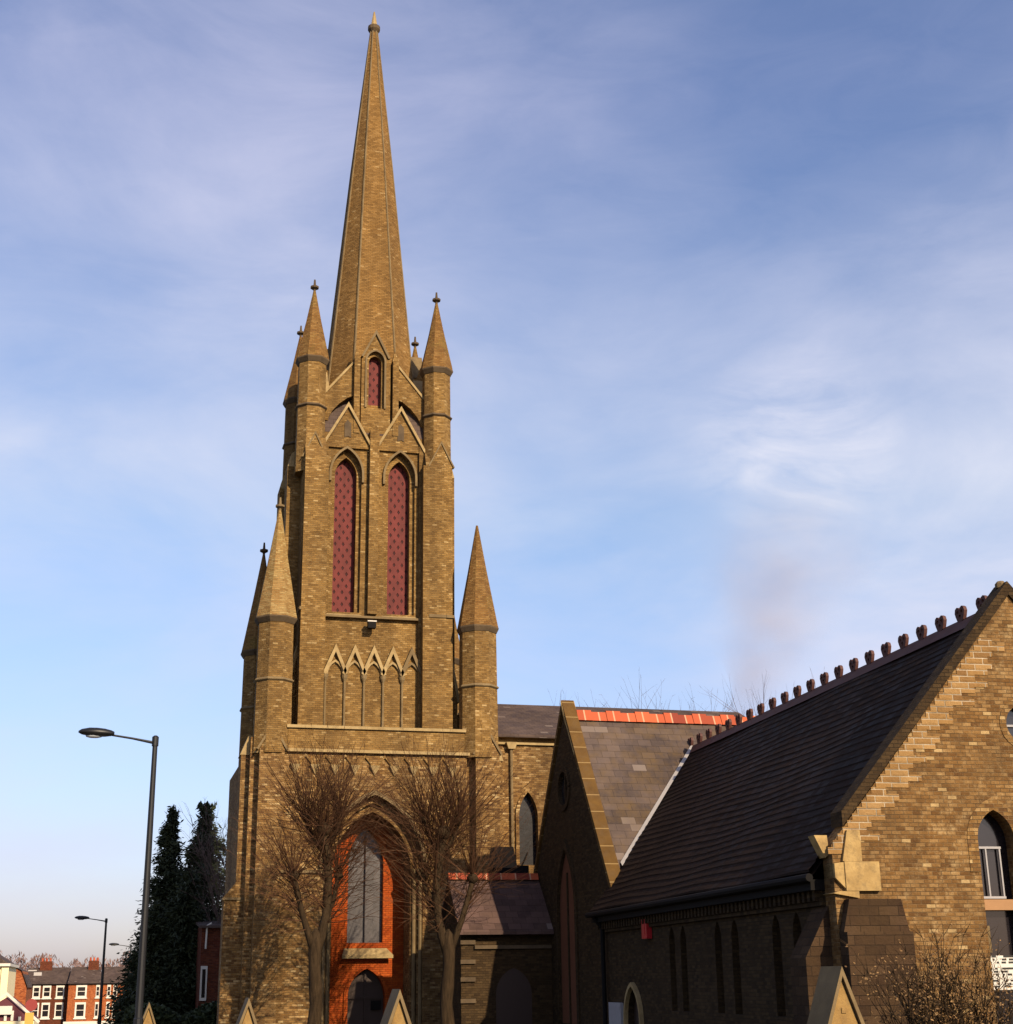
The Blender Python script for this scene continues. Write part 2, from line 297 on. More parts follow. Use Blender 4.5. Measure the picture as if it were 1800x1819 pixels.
# ------------------------------------------------------------------ mesh helpers
I4 = Matrix.Identity(4)
class MB:
    def __init__(s): s.v = []; s.f = []
    def add(s, vs, fs, T=I4):
        o = len(s.v); s.v += [T @ Vector(p) for p in vs]; s.f += [[o+i for i in f] for f in fs]; return s
    def box(s, x0, x1, y0, y1, z0, z1, T=I4):
        return s.add([(x0,y0,z0),(x1,y0,z0),(x1,y1,z0),(x0,y1,z0),(x0,y0,z1),(x1,y0,z1),(x1,y1,z1),(x0,y1,z1)],
                     [(0,1,5,4),(1,2,6,5),(2,3,7,6),(3,0,4,7),(4,5,6,7),(3,2,1,0)], T)
    def prism(s, poly, y0, y1, T=I4):
        """polygon in (x,z), counter-clockwise seen from -y, extruded y0..y1"""
        n = len(poly); vs = [(x,y0,z) for x,z in poly] + [(x,y1,z) for x,z in poly]
        fs = [tuple(range(n)), tuple(range(2*n-1, n-1, -1))] + [(i,i+n,(i+1)%n+n,(i+1)%n) for i in range(n)]
        return s.add(vs, fs, T)
    def wall(s, outer, holes, y0, y1, T=I4, back=True):
        """wall with openings: front at y0, back at y1, reveals through the openings"""
        loops = [outer] + holes
        flat = [p for lp in loops for p in lp]
        tri = tessellate_polygon([[Vector((x, z, 0)) for x, z in lp] for lp in loops])
        n = len(flat); vs = [(x,y0,z) for x,z in flat] + [(x,y1,z) for x,z in flat]; fs = []
        for a, b, c in tri:
            (ax, az), (bx, bz), (cx, cz) = flat[a], flat[b], flat[c]
            if (bx-ax)*(cz-az) - (bz-az)*(cx-ax) < 0: a, c = c, a
            fs.append((a, b, c))
            if back: fs.append((c+n, b+n, a+n))
        o = 0
        for lp in loops:
            k = len(lp)
            ar = sum(lp[i][0]*lp[(i+1)%k][1]-lp[(i+1)%k][0]*lp[i][1] for i in range(k))
            outer_loop = lp is outer
            for i in range(k):
                a, b = o+i, o+(i+1)%k
                q = (a, a+n, b+n, b)
                if (ar < 0) != (not outer_loop): q = q[::-1]
                fs.append(q)
            o += k
        return s.add(vs, fs, T)
    def ring(s, c, n, prof, rot=0.0, T=I4, sx=1.0, sy=1.0, flat=True):
        """stack of n-gons: prof = [(radius, z)...]; radius is the apothem when flat"""
        k = 1/math.cos(math.pi/n) if flat else 1; vs = []; fs = []
        for r, z in prof:
            for i in range(n):
                a = rot + 2*math.pi*(i+0.5)/n
                vs.append((c[0]+sx*r*k*math.cos(a), c[1]+sy*r*k*math.sin(a), z))
        for j in range(len(prof)-1):
            for i in range(n): fs.append((j*n+i, j*n+(i+1)%n, (j+1)*n+(i+1)%n, (j+1)*n+i))
        fs.append(tuple(range(n-1, -1, -1))); fs.append(tuple((len(prof)-1)*n+i for i in range(n)))
        return s.add(vs, fs, T)
    def tube(s, pts, rad, n=6, T=I4):
        pts = [Vector(p) for p in pts]; vs = []; fs = []; ref = None
        for i, p in enumerate(pts):
            d = (pts[min(i+1, len(pts)-1)] - pts[max(i-1, 0)]).normalized()
            if ref is None: ref = d.orthogonal().normalized()
            ref = (ref - d*ref.dot(d)).normalized(); b = d.cross(ref)
            r = rad[i] if isinstance(rad, (list, tuple)) else rad
            for k in range(n):
                a = 2*math.pi*k/n; vs.append(p + ref*r*math.cos(a) + b*r*math.sin(a))
        for i in range(len(pts)-1):
            for k in range(n): fs.append((i*n+k, i*n+(k+1)%n, (i+1)*n+(k+1)%n, (i+1)*n+k))
        fs.append(tuple(range(n-1, -1, -1))); fs.append(tuple((len(pts)-1)*n+k for k in range(n)))
        return s.add(vs, fs, T)
    def band(s, pts, w, y0, y1, T=I4):
        """strip of width w following the polyline (x,z) (to its left), y0..y1: mouldings and copings"""
        P = [Vector((a, b)) for a, b in pts]; o = []
        for i, p in enumerate(P):
            d1 = (P[i]-P[i-1]).normalized() if i > 0 else None
            d2 = (P[i+1]-P[i]).normalized() if i < len(P)-1 else None
            if d1 is None: d1 = d2
            if d2 is None: d2 = d1
            n1 = Vector((-d1.y, d1.x)); n2 = Vector((-d2.y, d2.x)); m = (n1+n2)
            m = m/max(0.3, m.dot(n1)); o.append(p + m*w)
        for i in range(len(P)-1):
            q = [P[i], P[i+1], o[i+1], o[i]]
            s.prism([(a.x, a.y) for a in q], y0, y1, T)
        return s

class Root:
    def __init__(s, name, org, label, cat, group=None, rotz=0.0, kind=None):
        o = bpy.data.objects.new(name, None); COL.objects.link(o); s.o = o; s.org = Vector(org)
        Rm = Matrix.Rotation(rotz, 4, 'Z'); o.location = Rm @ s.org; o.rotation_euler = (0, 0, rotz)
        o.empty_display_size = 0.3
        tag(o, label, cat, group, kind)

def tag(o, label, cat, group=None, kind=None):
    if label: o['label'] = label
    if cat: o['category'] = cat
    if group: o['group'] = group
    if kind: o['kind'] = kind
    return o

def mesh_of(name, mb, mat, org=Vector((0, 0, 0)), smooth=False):
    me = bpy.data.meshes.new(name)
    me.from_pydata([tuple(v - org) for v in mb.v], [], mb.f)
    uvl = me.uv_layers.new(name='UVMap'); vs = me.vertices; org = Vector(org)
    for p in me.polygons:
        n = p.normal
        if abs(n.z) > 0.93: tx = Vector((1, 0, 0)); ty = Vector((0, 1, 0))
        else:
            tx = Vector((-n.y, n.x, 0)).normalized(); ty = n.cross(tx)
        for li in p.loop_indices:
            c = vs[me.loops[li].vertex_index].co + org
            uvl.data[li].uv = (c.dot(tx), c.dot(ty))
        p.use_smooth = smooth
    me.materials.append(mat); me.update()
    return me

def part(name, mb, mat, parent, label=None, smooth=False, org=None):
    """parent is a Root, or a part already made (then this is a sub-part)"""
    if isinstance(parent, Root): po, org = parent.o, parent.org
    else: po, org = parent, Vector(parent['_o'])
    o = bpy.data.objects.new(name, mesh_of(name, mb, mat, org, smooth)); COL.objects.link(o); o.parent = po
    o['_o'] = tuple(org)
    if label: o['label'] = label
    return o

def single(name, mb, mat, label=None, cat=None, group=None, kind=None, org=(0, 0, 0), smooth=False):
    org = Vector(org); o = bpy.data.objects.new(name, mesh_of(name, mb, mat, org, smooth)); o.location = org
    COL.objects.link(o); tag(o, label, cat, group, kind); return o

def copy_thing(o, label, loc, scale=1.0, rotz=None):
    c = o.copy(); COL.objects.link(c); c.location = loc; c['label'] = label
    c.scale = (scale, scale, scale)
    if rotz is not None: c.rotation_euler = (0, 0, rotz)
    for ch in list(o.children):
        d = ch.copy(); COL.objects.link(d); d.parent = c
        for g in list(ch.children):
            e = g.copy(); COL.objects.link(e); e.parent = d
    return c

def arch(cx, h, sill, spring, apex, n=9):
    """pointed arch opening, counter-clockwise from bottom left"""
    a = apex - spring; Rr = (h*h + a*a)/(2*h)
    th = math.asin(min(1, a/Rr)) if a < Rr else math.pi/2
    rgt = [(cx + h - Rr + Rr*math.cos(th*i/n), spring + Rr*math.sin(th*i/n)) for i in range(n+1)]
    lft = [(2*cx - x, z) for x, z in rgt[::-1]][1:]
    pts = [(cx-h, sill), (cx+h, sill)] + rgt + lft
    if abs(sill-spring) < 1e-6: pts = pts[2:]
    return pts
def arch_line(cx, h, sill, spring, apex, n=9):
    p = arch(cx, h, sill, spring, apex, n); return p[1:] + [p[0]]      # right foot, over, left foot
def circle(cx, cz, r, n=20): return [(cx + r*math.cos(2*math.pi*i/n), cz + r*math.sin(2*math.pi*i/n)) for i in range(n)]
def rect(x0, x1, z0, z1): return [(x0, z0), (x1, z0), (x1, z1), (x0, z1)]
def ringplate(mb, lo, li, y, T=I4):
    """flat annulus between two arch outlines with the same number of points, at depth y"""
    n = len(lo); mb.add([(x, y, z) for x, z in lo] + [(x, y, z) for x, z in li],
                        [(i, (i+1) % n, (i+1) % n + n, i+n) for i in range(n)], T)
def reveal(mb, lp, y0, y1, T=I4):
    n = len(lp); mb.add([(x, y0, z) for x, z in lp] + [(x, y1, z) for x, z in lp],
                        [(i, i+n, (i+1) % n + n, (i+1) % n)[::-1] for i in range(n)], T)
def face(mb, lp, y, T=I4): mb.add([(x, y, z) for x, z in lp], [tuple(range(len(lp)))], T)

def hgt(v):
    k = [(-400, 1.0), (0, 0), (60, -0.8), (110, -1.9), (150, -3.8), (195, -6.2), (235, -6.4), (420, 2.5), (900, 6), (2000, 6)]
    for (a, za), (b, zb) in zip(k, k[1:]):
        if v <= b: return za + (zb-za)*(v-a)/(b-a)
    return 6

# ------------------------------------------------------------------ ground, road, pavement
def strip(u0, u1, v0, v1, dz, nv=60, nu=1):
    mb = MB(); vs = []; fs = []
    for j in range(nv+1):
        v = v0 + (v1-v0)*j/nv
        for i in range(nu+1): vs.append((u0+(u1-u0)*i/nu, v, hgt(v)+dz))
    for j in range(nv):
        for i in range(nu): a = j*(nu+1)+i; fs.append((a, a+1, a+nu+2, a+nu+1))
    return mb.add(vs, fs)
single('ground', strip(-900, 900, -300, 1800, 0, 420, 4), m_ground, kind='structure')
single('road', strip(-9, -3.0, -60, 190, 0.008, 100), m_asphalt, kind='structure')
pv = MB()
a = strip(-3.0, 1.6, -60, 190, 0.12, 100); pv.v += a.v; pv.f += a.f
for j in range(100):
    v0, v1 = -60+2.5*j, -57.5+2.5*j
    pv.add([(-3.0, v0, hgt(v0)), (-3.0, v1, hgt(v1)), (-3.0, v1, hgt(v1)+0.12), (-3.0, v0, hgt(v0)+0.12)], [(0, 1, 2, 3)])
single('pavement', pv, m_paving, kind='structure')

# ------------------------------------------------------------------ church tower
UC, VC = 8.42, 52.3
tw = Root('church_tower', (UC, VC, -0.8), 'tall yellow brick church tower with octagonal spire and corner pinnacles behind the bare trees', 'church tower', 'parts of the brick church')
G0 = -1.2
# lower stage: front wall with the deep portal
pc = 8.41
o1 = arch(pc, 1.66, G0, 5.2, 7.58, 14); o2 = arch(pc, 1.5, G0, 5.2, 7.34, 14); o3 = arch(pc, 1.31, G0, 5.2, 7.06, 14)
lw = MB()
lw.wall([(5.3, G0), (pc-1.66, G0)] + [p for p in o1[2:]][::-1] + [(pc+1.66, G0), (11.6, G0), (11.6, 8.96), (5.3, 8.96)] if False else rect(5.3, 11.6, G0-0.02, 8.96), [o1], 49.0, 49.18)
ringplate(lw, o1, o2, 49.18); reveal(lw, o2, 49.18, 49.36); ringplate(lw, o2, o3, 49.36)
for x0, x1 in ((5.3, pc-1.9), (pc+1.9, 11.6)): lw.box(x0, x1, 49.181, 50.85, G0, 8.95)
lw.box(pc-1.9, pc+1.9, 49.37, 50.85, 7.62, 8.95)
lw.box(4.12, 12.8, 50.85, 56.2, G0, 8.9)
lw.box(4.25, 5.32, 49.2, 50.5, G0, 9.45); lw.box(11.58, 12.72, 49.2, 50.5, G0, 9.45)
part('base_wall', lw, m_brick_low, tw)
# portal recess lined in red brick, with its window and door
pr = MB(); reveal(pr, o3, 49.36, 50.470); part('portal_reveal', pr, m_brick_low, tw); pr = MB()
wo = arch(8.40, 0.6, 2.86, 5.45, 6.66); do = arch(8.47, 0.62, G0, 1.15, 2.03)
back = [(pc-1.4, G0-0.02), (pc+1.4, G0-0.02), (pc+1.4, 7.1), (pc-1.4, 7.1)]
pr.wall(back, [wo, do], 50.470, 50.770)
portal = part('portal', pr, m_portal, tw)
ph = MB(); ph.band(arch_line(8.47, 0.62, G0, 1.15, 2.03), -0.13, 50.400, 50.469)
part('door_surround', ph, m_portal, portal)
g = MB(); face(g, arch(8.40, 0.6, 2.86, 5.45, 6.66), 50.690); part('window', g, m_glass_grey, portal)
g = MB(); g.box(8.388, 8.412, 50.600, 50.689, 2.86, 6.5); part('mullion', g, m_glass_pl, portal)
g = MB(); g.add([(7.6, 50.170, 2.36), (9.32, 50.170, 2.36), (9.32, 50.170, 2.46), (7.6, 50.170, 2.46), (7.78, 50.469, 2.36), (9.02, 50.469, 2.36), (9.0, 50.720, 2.87), (7.8, 50.720, 2.87)],
              [(0,1,2,3),(3,2,6,7),(0,3,7,4),(1,5,6,2),(0,4,5,1)]); part('window_sill', g, m_stone, portal)
g = MB(); face(g, do, 50.720); g.box(8.44, 8.5, 50.640, 50.719, G0, 1.9); g.box(7.85, 9.09, 50.650, 50.719, 1.08, 1.16)
dr = part('door', g, m_door, portal)
g = MB(); g.box(8.66, 9.0, 50.620, 50.638, 0.72, 1.02); part('notice', g, m_black, dr)
# hood moulding and shafts
g = MB(); g.band(arch_line(pc, 1.66, 1.0, 5.2, 7.58, 14)[1:-1], -0.14, 48.88, 48.999); 
part('hood_moulding', g, m_stone_dk, tw)
for x in (pc-1.6, pc-1.42, pc+1.42, pc+1.6):
    g = MB(); y = 49.1 if abs(x-pc) > 1.5 else 49.28
    g.ring((x, y), 8, [(0.06, G0), (0.06, 4.95)]); g.ring((x, y), 8, [(0.07, 4.95), (0.12, 5.1), (0.13, 5.2)])
    part('portal_shaft', g, m_stone_dk, tw)
for x0, x1 in ((5.35, pc-1.68), (pc+1.68, 11.55)):
    g = MB(); g.box(x0, x1, 48.93, 48.999, 5.02, 5.12); part('impost_band', g, m_stone_dk, tw)
# string course, parapet, pendant corbels
g = MB(); g.box(5.1, 11.9, 48.86, 49.25, 8.96, 9.06); part('string_course', g, m_stone, tw)
g = MB(); g.box(5.45, 11.5, 48.96, 49.3, 9.06, 9.76); g.box(5.45, 11.5, 49.3, 55.6, 8.901, 9.3); pa = part('parapet', g, m_brick, tw)
g = MB(); g.box(5.4, 11.55, 48.88, 49.36, 9.761, 9.86); part('coping', g, m_stone, pa)
for k in range(9):
    x = 5.72+0.67*k
    g = MB(); g.add([(x-0.17, 48.86, 8.55), (x+0.17, 48.86, 8.55), (x+0.17, 48.999, 8.55), (x-0.17, 48.999, 8.55), (x, 48.96, 8.22), (x, 48.999, 8.22)], [(0,1,4),(0,4,5,3),(1,2,5,4),(3,2,1,0)])
    part('pendant_corbel', g, m_stone, tw)
g = MB()
for k in range(8):
    x = 5.72+0.67*k; g.band([(x+0.6, 8.5), (x+0.335, 8.82), (x+0.07, 8.5)], -0.06, 48.93, 48.999)
part('corbel_arcade', g, m_brick, tw)
# buttress piers under the turrets
def pier(x0, x1, y0, y1, z, gz):
    g = MB(); g.box(x0, x1, y0, y1, G0, z); xm = (x0+x1)/2; g.prism([(x0, z), (x1, z), (xm, gz)], y0, y1)
    p = part('buttress', g, m_brick_low, tw)
    c = MB(); c.band([(x1+0.05, z-0.02), (xm, gz+0.02), (x0-0.05, z-0.02)], -0.07, y0-0.05, y1); part('gable_coping', c, m_stone_dk, p)
pier(4.52, 5.34, 48.8, 49.22, 9.0, 9.75); pier(11.86, 12.7, 48.78, 49.22, 9.0, 9.75)
def slope_butt(x0, x1, y0, y1, z, zt, lo, zl, left):
    g = MB(); g.box(x0, x1, y0, y1, G0, z)
    if left: g.prism([(lo, G0), (x0, G0), (x0, zl+0.45), (lo, zl)], y0+0.004, y1-0.004)
    else: g.prism([(x1, G0), (lo, G0), (lo, zl), (x1, zl+0.45)], y0+0.004, y1-0.004)
    p = part('buttress', g, m_brick_low, tw)
    c = MB()
    if left: c.prism([(x0-0.04, z), (x1, z), (x1, zt), (x0+0.22, zt)], y0-0.03, y1+0.03)
    else: c.prism([(x0, z), (x1+0.04, z), (x1-0.22, zt), (x0, zt)], y0-0.03, y1+0.03)
    part('weathering', c, m_stone, p)
    c = MB(); c.box(min(lo, x0)-0.05, max(lo, x1)+0.05, y0-0.05, y1+0.05, zl-0.1, zl-0.02); part('string_course', c, m_stone_dk, p)
slope_butt(3.98, 4.5, 49.55, 50.4, 8.9, 9.55, 3.62, 4.3, True)
slope_butt(12.5, 13.0, 49.55, 50.4, 8.9, 9.55, 13.3, 4.3, False)

# lower corner turrets
def turret(cx, cy, ap, z0, bands, zc, apc, zt, cap_mat, knob, label=None, body=m_brick, bm=m_stone_dk):
    g = MB(); g.ring((cx, cy), 8, [(ap*1.06, z0), (ap, zc)]); t = part('turret', g, body, tw, label)
    for z in bands:
        g = MB(); g.ring((cx, cy), 8, [(ap+0.01, z-0.05), (ap+0.075, z), (ap+0.075, z+0.03), (ap+0.01, z+0.09)]); part('band', g, bm, t)
    g = MB(); g.ring((cx, cy), 8, [(ap+0.02, zc-0.16), (apc, zc), (apc, zc+0.05)]); part('cap_ring', g, m_ring, t)
    g = MB(); g.ring((cx, cy), 8, [(apc-0.01, zc+0.051), (apc*0.93, zc+0.25), (apc*0.45, zc+(zt-zc)*0.56), (0.035, zt)]); part('spirelet', g, cap_mat, t)
    if knob:
        g = MB(); g.ring((cx, cy), 8, [(0.04, zt-0.15), (0.05, zt), (0.15, zt+0.06), (0.15, zt+0.13), (0.05, zt+0.16), (0.03, zt+0.42)])
        part('finial', g, m_ring if knob == 1 else m_stone_dk, t)
turret(4.95, 49.35, 0.58, 8.9, [11.35], 13.5, 0.70, 17.55, m_cap_pale, 2, 'corner turret under a pale lichened spirelet')
turret(12.1, 49.35, 0.61, 8.9, [11.38], 13.5, 0.70, 17.4, m_cap, 0)
turret(4.95, 54.9, 0.58, 8.9, [11.35], 13.5, 0.70, 17.5, m_cap, 1)
turret(12.1, 54.9, 0.58, 8.9, [11.35], 13.5, 0.70, 17.5, m_cap, 1)
# raking weatherings between turret and shaft
for x0, x1, yy in ((5.45, 5.9, 50.2), (11.5, 11.15, 50.2)):
    g = MB(); zz = [(x0, 9.3), (x1, 9.3), (x1, 12.9), (x0, 11.0)]
    g.prism(zz if x1 > x0 else zz[::-1], 50.0, 50.6)
    p = part('raking_buttress', g, m_brick, tw)
    c = MB(); c.band([(x0, 11.0), (x1, 12.9)] if x1 < x0 else [(x1, 12.9), (x0, 11.0)], -0.1, 49.95, 50.65); part('coping', c, m_stone, p)

# upper shaft: the same wall on each of the four sides
HW = 2.15
def side_T(k): return Matrix.Translation((UC, VC, 0)) @ Matrix.Rotation(k*math.pi/2, 4, 'Z')
sh = MB(); lou = []; 
for k in range(4):
    T = side_T(k)
    l1 = arch(-1.02, 0.56, 14.12, 19.3, 20.28); l2 = arch(0.96, 0.56, 14.12, 19.3, 20.28)
    i1 = arch(-1.02, 0.40, 14.12, 19.3, 20.0); i2 = arch(0.96, 0.40, 14.12, 19.3, 20.0)
    sh.wall([(-HW, 8.9), (HW, 8.9), (HW, 20.9), (-HW, 20.9)], [l1, l2], -HW, -HW+0.16, T)
    for lo_, li_ in ((l1, i1), (l2, i2)):
        ringplate(sh, lo_, li_, -HW+0.16, T); reveal(sh, li_, -HW+0.16, -HW+0.5, T)
    # louvre backs as parts
    for li_ in (i1, i2):
        g = MB(); face(g, li_, -HW+0.45, T); w = part('belfry_louvre', g, m_louvre, tw)
        cx = (li_[0][0]+li_[1][0])/2
        s_ = MB(); s_.add([(cx-0.62, -HW-0.1, 13.98), (cx+0.62, -HW-0.1, 13.98), (cx+0.62, -HW-0.1, 14.02), (cx-0.62, -HW-0.1, 14.02), (cx-0.42, -HW+0.4, 14.2), (cx+0.42, -HW+0.4, 14.2)],
                             [(0,1,2,3),(3,2,5,4),(0,3,4),(1,5,2)], T); part('sill', s_, m_stone, w)
        h_ = MB(); h_.band(arch_line(cx, 0.56, 19.0, 19.3, 20.28), -0.08, -HW-0.11, -HW-0.001, T); part('hood_moulding', h_, m_stone_dk, w)
    # centre pilaster, corner steps
    sh.box(-0.2, 0.14, -HW-0.24, -HW-0.001, 14.05, 21.0, T); sh.prism([(-0.2, 21.0), (0.14, 21.0), (-0.03, 21.3)], -HW-0.24, -HW, T)
    for x0, x1 in ((-2.2, -1.72), (1.66, 2.2)): sh.box(x0, x1, -HW-0.14, -HW+0.001, 8.9, 20.6, T)
    for x0, x1 in ((-2.64, -1.86), (2.02, 2.84)):
        sh.box(x0, x1, -HW-0.46, -HW+0.4, 8.9, 19.7, T)
        xm = (x0+x1)/2; sh.prism([(x0, 19.7), (x1, 19.7), (xm, 20.55)], -HW-0.46, -HW+0.3, T)
        c = MB(); c.band([(x1+0.04, 19.68), (xm, 20.6), (x0-0.04, 19.68)], -0.05, -HW-0.50, -HW-0.3, T)
        if k in (0, 2): part('pilaster_gable', c, m_stone_dk, tw)
        c = MB(); c.box(x0-0.05, x1+0.05, -HW-0.52, -HW-0.45, 13.97, 14.08, T); part('string_course', c, m_stone_dk, tw)
    # string course under the lancets
    c = MB(); c.box(-1.85, 2.0, -HW-0.18, -HW-0.001, 13.9, 13.98, T); part('string_course', c, m_stone_dk, tw)
    # gablets over the lancets
    for cx in (-1.02, 0.96):
        gb = MB(); gb.prism([(cx-0.86, 20.3), (cx+0.86, 20.3), (cx, 21.86)], -HW-0.1, -HW+1.2, T)
        gb.wall([(cx-0.86, 20.0), (cx+0.86, 20.0), (cx+0.86, 20.301), (cx-0.86, 20.301)], [], -HW-0.1, -HW-0.002, T) if False else None
        p = part('gablet', gb, m_brick, tw)
        c = MB(); c.band([(cx+0.98, 20.12), (cx, 21.9), (cx-0.98, 20.12)], -0.09, -HW-0.2, -HW-0.02, T); part('coping', c, m_stone, p)
        c = MB(); c.prism([(cx+0.02, 20.75), (cx+0.12, 20.7), (cx+0.12, 21.25), (cx-0.02, 21.4), (cx-0.12, 21.25), (cx-0.12, 20.7)], -HW-0.125, -HW-0.101, T); part('trefoil', c, m_ring, p)
    # blind arcade
    P_ = 0.68; xs = [-1.62+P_*i for i in range(6)]
    for i in range(5):
        xm = (xs[i]+xs[i+1])/2
        c = MB(); c.band([(xs[i+1], 11.85), (xm, 12.66), (xs[i], 11.85)], -0.11, -HW-0.16, -HW-0.001, T)
        c.band(arch_line(xm, 0.26, 11.7, 11.85, 12.3, 4)[1:-1], -0.07, -HW-0.09, -HW-0.001, T); part('arcade_arch', c, m_stone if k == 0 and i < 4 else m_stone_dk, tw)
    for i in range(6):
        c = MB(); c.ring((xs[i], -HW-0.06), 8, [(0.038, 9.3), (0.038, 11.62)], T=T); c.ring((xs[i], -HW-0.06), 8, [(0.04, 11.62), (0.09, 11.74), (0.1, 11.86)], T=T)
        part('colonnette', c, m_stone_dk, tw)
sh.box(UC-1.7, UC+1.7, VC-1.7, VC+1.7, 20.5, 21.2)
part('shaft_wall', sh, m_brick, tw)
# side-facing buttresses near the front corners
for s_ in (-1, 1):
    for yy in (50.6, 53.2):
        g = MB(); xo = UC+s_*3.12; xi = UC+s_*2.5; g.box(min(xo, xi), max(xo, xi), yy, yy+0.8, 8.9, 19.6)
        p = part('buttress', g, m_brick, tw)
        g = MB(); q = [(xo, 19.6), (xi, 19.6), (xi, 20.5), (xo-s_*0.12, 20.1)]
        g.prism(q if s_ < 0 else q[::-1], yy-0.03, yy+0.83); part('weathering', g, m_stone, p)
# upper turrets
for sx in (-1, 1):
    for sy in (-1, 1):
        turret(UC-0.02+sx*2.36, VC+sy*2.10, 0.49, 19.2, [21.75], 23.64, 0.60, 26.62, m_cap, 1, bm=m_ring)
# tower top and spire
g = MB()
g.ring((UC+0.07, VC), 4, [(2.15, 20.9), (1.5, 23.0)], T=I4); part('spire_skirt', g, m_slate_house, tw)  # dark slate colour stands in for the shade behind the flying buttresses
sp = MB(); prof = [(3.75, 21.0), (2.87, 25.8), (1.56, 33.35), (0.27, 40.0)]
SX = UC+0.06
def spire_oct(w): h = w/2; q = w/4; return [(-q, -h), (q, -h), (h, -q), (h, q), (q, h), (-q, h), (-h, q), (-h, -q)]
vs = []; fs = []
for w, z in prof: vs += [(SX+x, VC+y, z) for x, y in spire_oct(w)]
for j in range(len(prof)-1):
    for i in range(8): fs.append((j*8+i, j*8+(i+1) % 8, (j+1)*8+(i+1) % 8, (j+1)*8+i))
fs.append(tuple(len(vs)-8+i for i in range(8)))
sp.add(vs, fs); spire = part('spire', sp, m_spire, tw)
for i in range(8):
    g = MB(); g.tube([(SX+spire_oct(w)[i][0], VC+spire_oct(w)[i][1], z) for w, z in prof], [0.045, 0.042, 0.036, 0.03], 5); part('arris_rib', g, m_stone_dk, spire)
g = MB(); g.ring((SX, VC), 12, [(0.13, 39.9), (0.25, 40.08), (0.25, 40.24), (0.12, 40.34)]); fi = part('finial', g, m_ring, spire)
g = MB(); g.ring((SX, VC), 8, [(0.12, 40.341), (0.09, 40.6), (0.03, 41.0)]); part('finial_tip', g, m_stone, fi)
# lucarnes with their flying buttresses, one on each side of the spire
for k in range(4):
    T = side_T(k) @ Matrix.Translation((0.02, 0, 0)); Y = -2.12
    lo_ = arch(-0.02, 0.33, 22.0, 23.9, 24.3); li_ = arch(-0.02, 0.24, 22.0, 23.9, 24.15)
    g = MB(); g.wall([(-0.55, 20.9), (0.55, 20.9), (0.55, 24.0), (-0.02, 25.0), (-0.55, 24.0)], [lo_], Y, Y+0.12, T)
    ringplate(g, lo_, li_, Y+0.12, T); reveal(g, li_, Y+0.12, Y+0.4, T)
    g.prism([(-0.55, 20.9), (0.55, 20.9), (0.55, 21.9), (-0.55, 21.9)], Y+0.13, Y+1.2, T)
    for x in (-0.55, 0.36): g.box(x, x+0.19, Y+0.13, Y+1.1, 21.9, 24.0, T)
    g.prism([(-0.55, 24.0), (0.55, 24.0), (-0.02, 25.0)], Y+0.45, Y+1.3, T)
    lu = part('lucarne', g, m_brick, tw)
    c = MB(); c.band([(0.46, 24.02), (-0.02, 25.0), (-0.5, 24.02)], -0.08, Y-0.08, Y+1.0, T); part('coping', c, m_stone_dk, lu)
    c = MB(); face(c, li_, Y+0.36, T); part('louvre', c, m_louvre, lu)
    c = MB(); c.band(arch_line(-0.02, 0.33, 22.0, 23.9, 24.3), -0.07, Y-0.05, Y-0.001, T); part('frame', c, m_stone_dk, lu)
    for s_ in (-1, 1):
        c = MB(); c.box(s_*0.73-0.11, s_*0.73+0.11, Y-0.16, Y+0.5, 20.9, 23.9, T); c.ring((s_*0.73, Y+0.1), 4, [(0.12, 23.9), (0.02, 24.4)], T=T, sy=1.6)
        part('pinnacle', c, m_brick, lu)
        poly = [(0.83, 22.45), (1.05, 22.35), (1.35, 22.1), (1.6, 21.8), (1.8, 21.4), (2.0, 21.4), (2.0, 22.3), (0.83, 23.75)]
        q = [(s_*x, z) for x, z in poly]; q = q if s_ > 0 else q[::-1]
        if s_ < 0: q = [(-x, z) for x, z in poly][::-1]
        c = MB(); c.prism(q, Y+0.05, Y+0.4, T); fb = part('flying_buttress', c, m_brick, lu)
        c = MB(); ln = [(s_*2.0, 22.3), (s_*0.83, 23.75)]; c.band(ln if s_ > 0 else ln[::-1], -0.08, Y, Y+0.45, T)
        part('flying_buttress_coping', c, m_stone, lu)
# small floodlight under the belfry sill
g = MB(); g.box(8.22, 8.5, 49.72, 49.95, 13.5, 13.72); g.box(8.34, 8.4, 49.95, 50.16, 13.55, 13.62); fl = part('floodlight', g, m_black, tw)
g = MB(); g.box(8.2, 8.52, 49.7, 49.96, 13.721, 13.76); part('floodlight_cover', g, m_white, fl)

# ------------------------------------------------------------------ nave wall to the right of the tower
nv = Root('church_nave', (16.4, 52, -0.8), 'brick church nave with arched window, right of the tower behind the gabled transept', 'church nave', 'parts of the brick church')
g = MB(); wn_ = [arch(cx, 0.34, 5.4, 7.05, 7.9) for cx in (14.02, 16.4, 18.8)]
g.wall(rect(12.73, 20.5, G0, 9.55), wn_, 50.0, 50.3)
g.box(12.73, 20.5, 50.31, 58.0, G0, 9.5); part('wall', g, m_brick_low, nv)
for w_ in wn_:
    c = MB(); face(c, w_, 50.24); ww = part('window', c, m_glass, nv)
    cx = (w_[0][0]+w_[1][0])/2; c = MB(); c.band(arch_line(cx, 0.34, 5.4, 7.05, 7.9), -0.12, 49.92, 49.999); part('surround', c, m_brick_low, ww)
c = MB(); c.box(12.73, 20.5, 49.9, 50.02, 9.551, 9.63); c.box(12.73, 20.5, 49.8, 50.1, 9.78, 9.88); part('cornice', c, m_stone, nv)
c = MB(); c.box(12.73, 20.5, 49.96, 50.1, 9.63, 9.78); part('frieze', c, m_brick, nv)
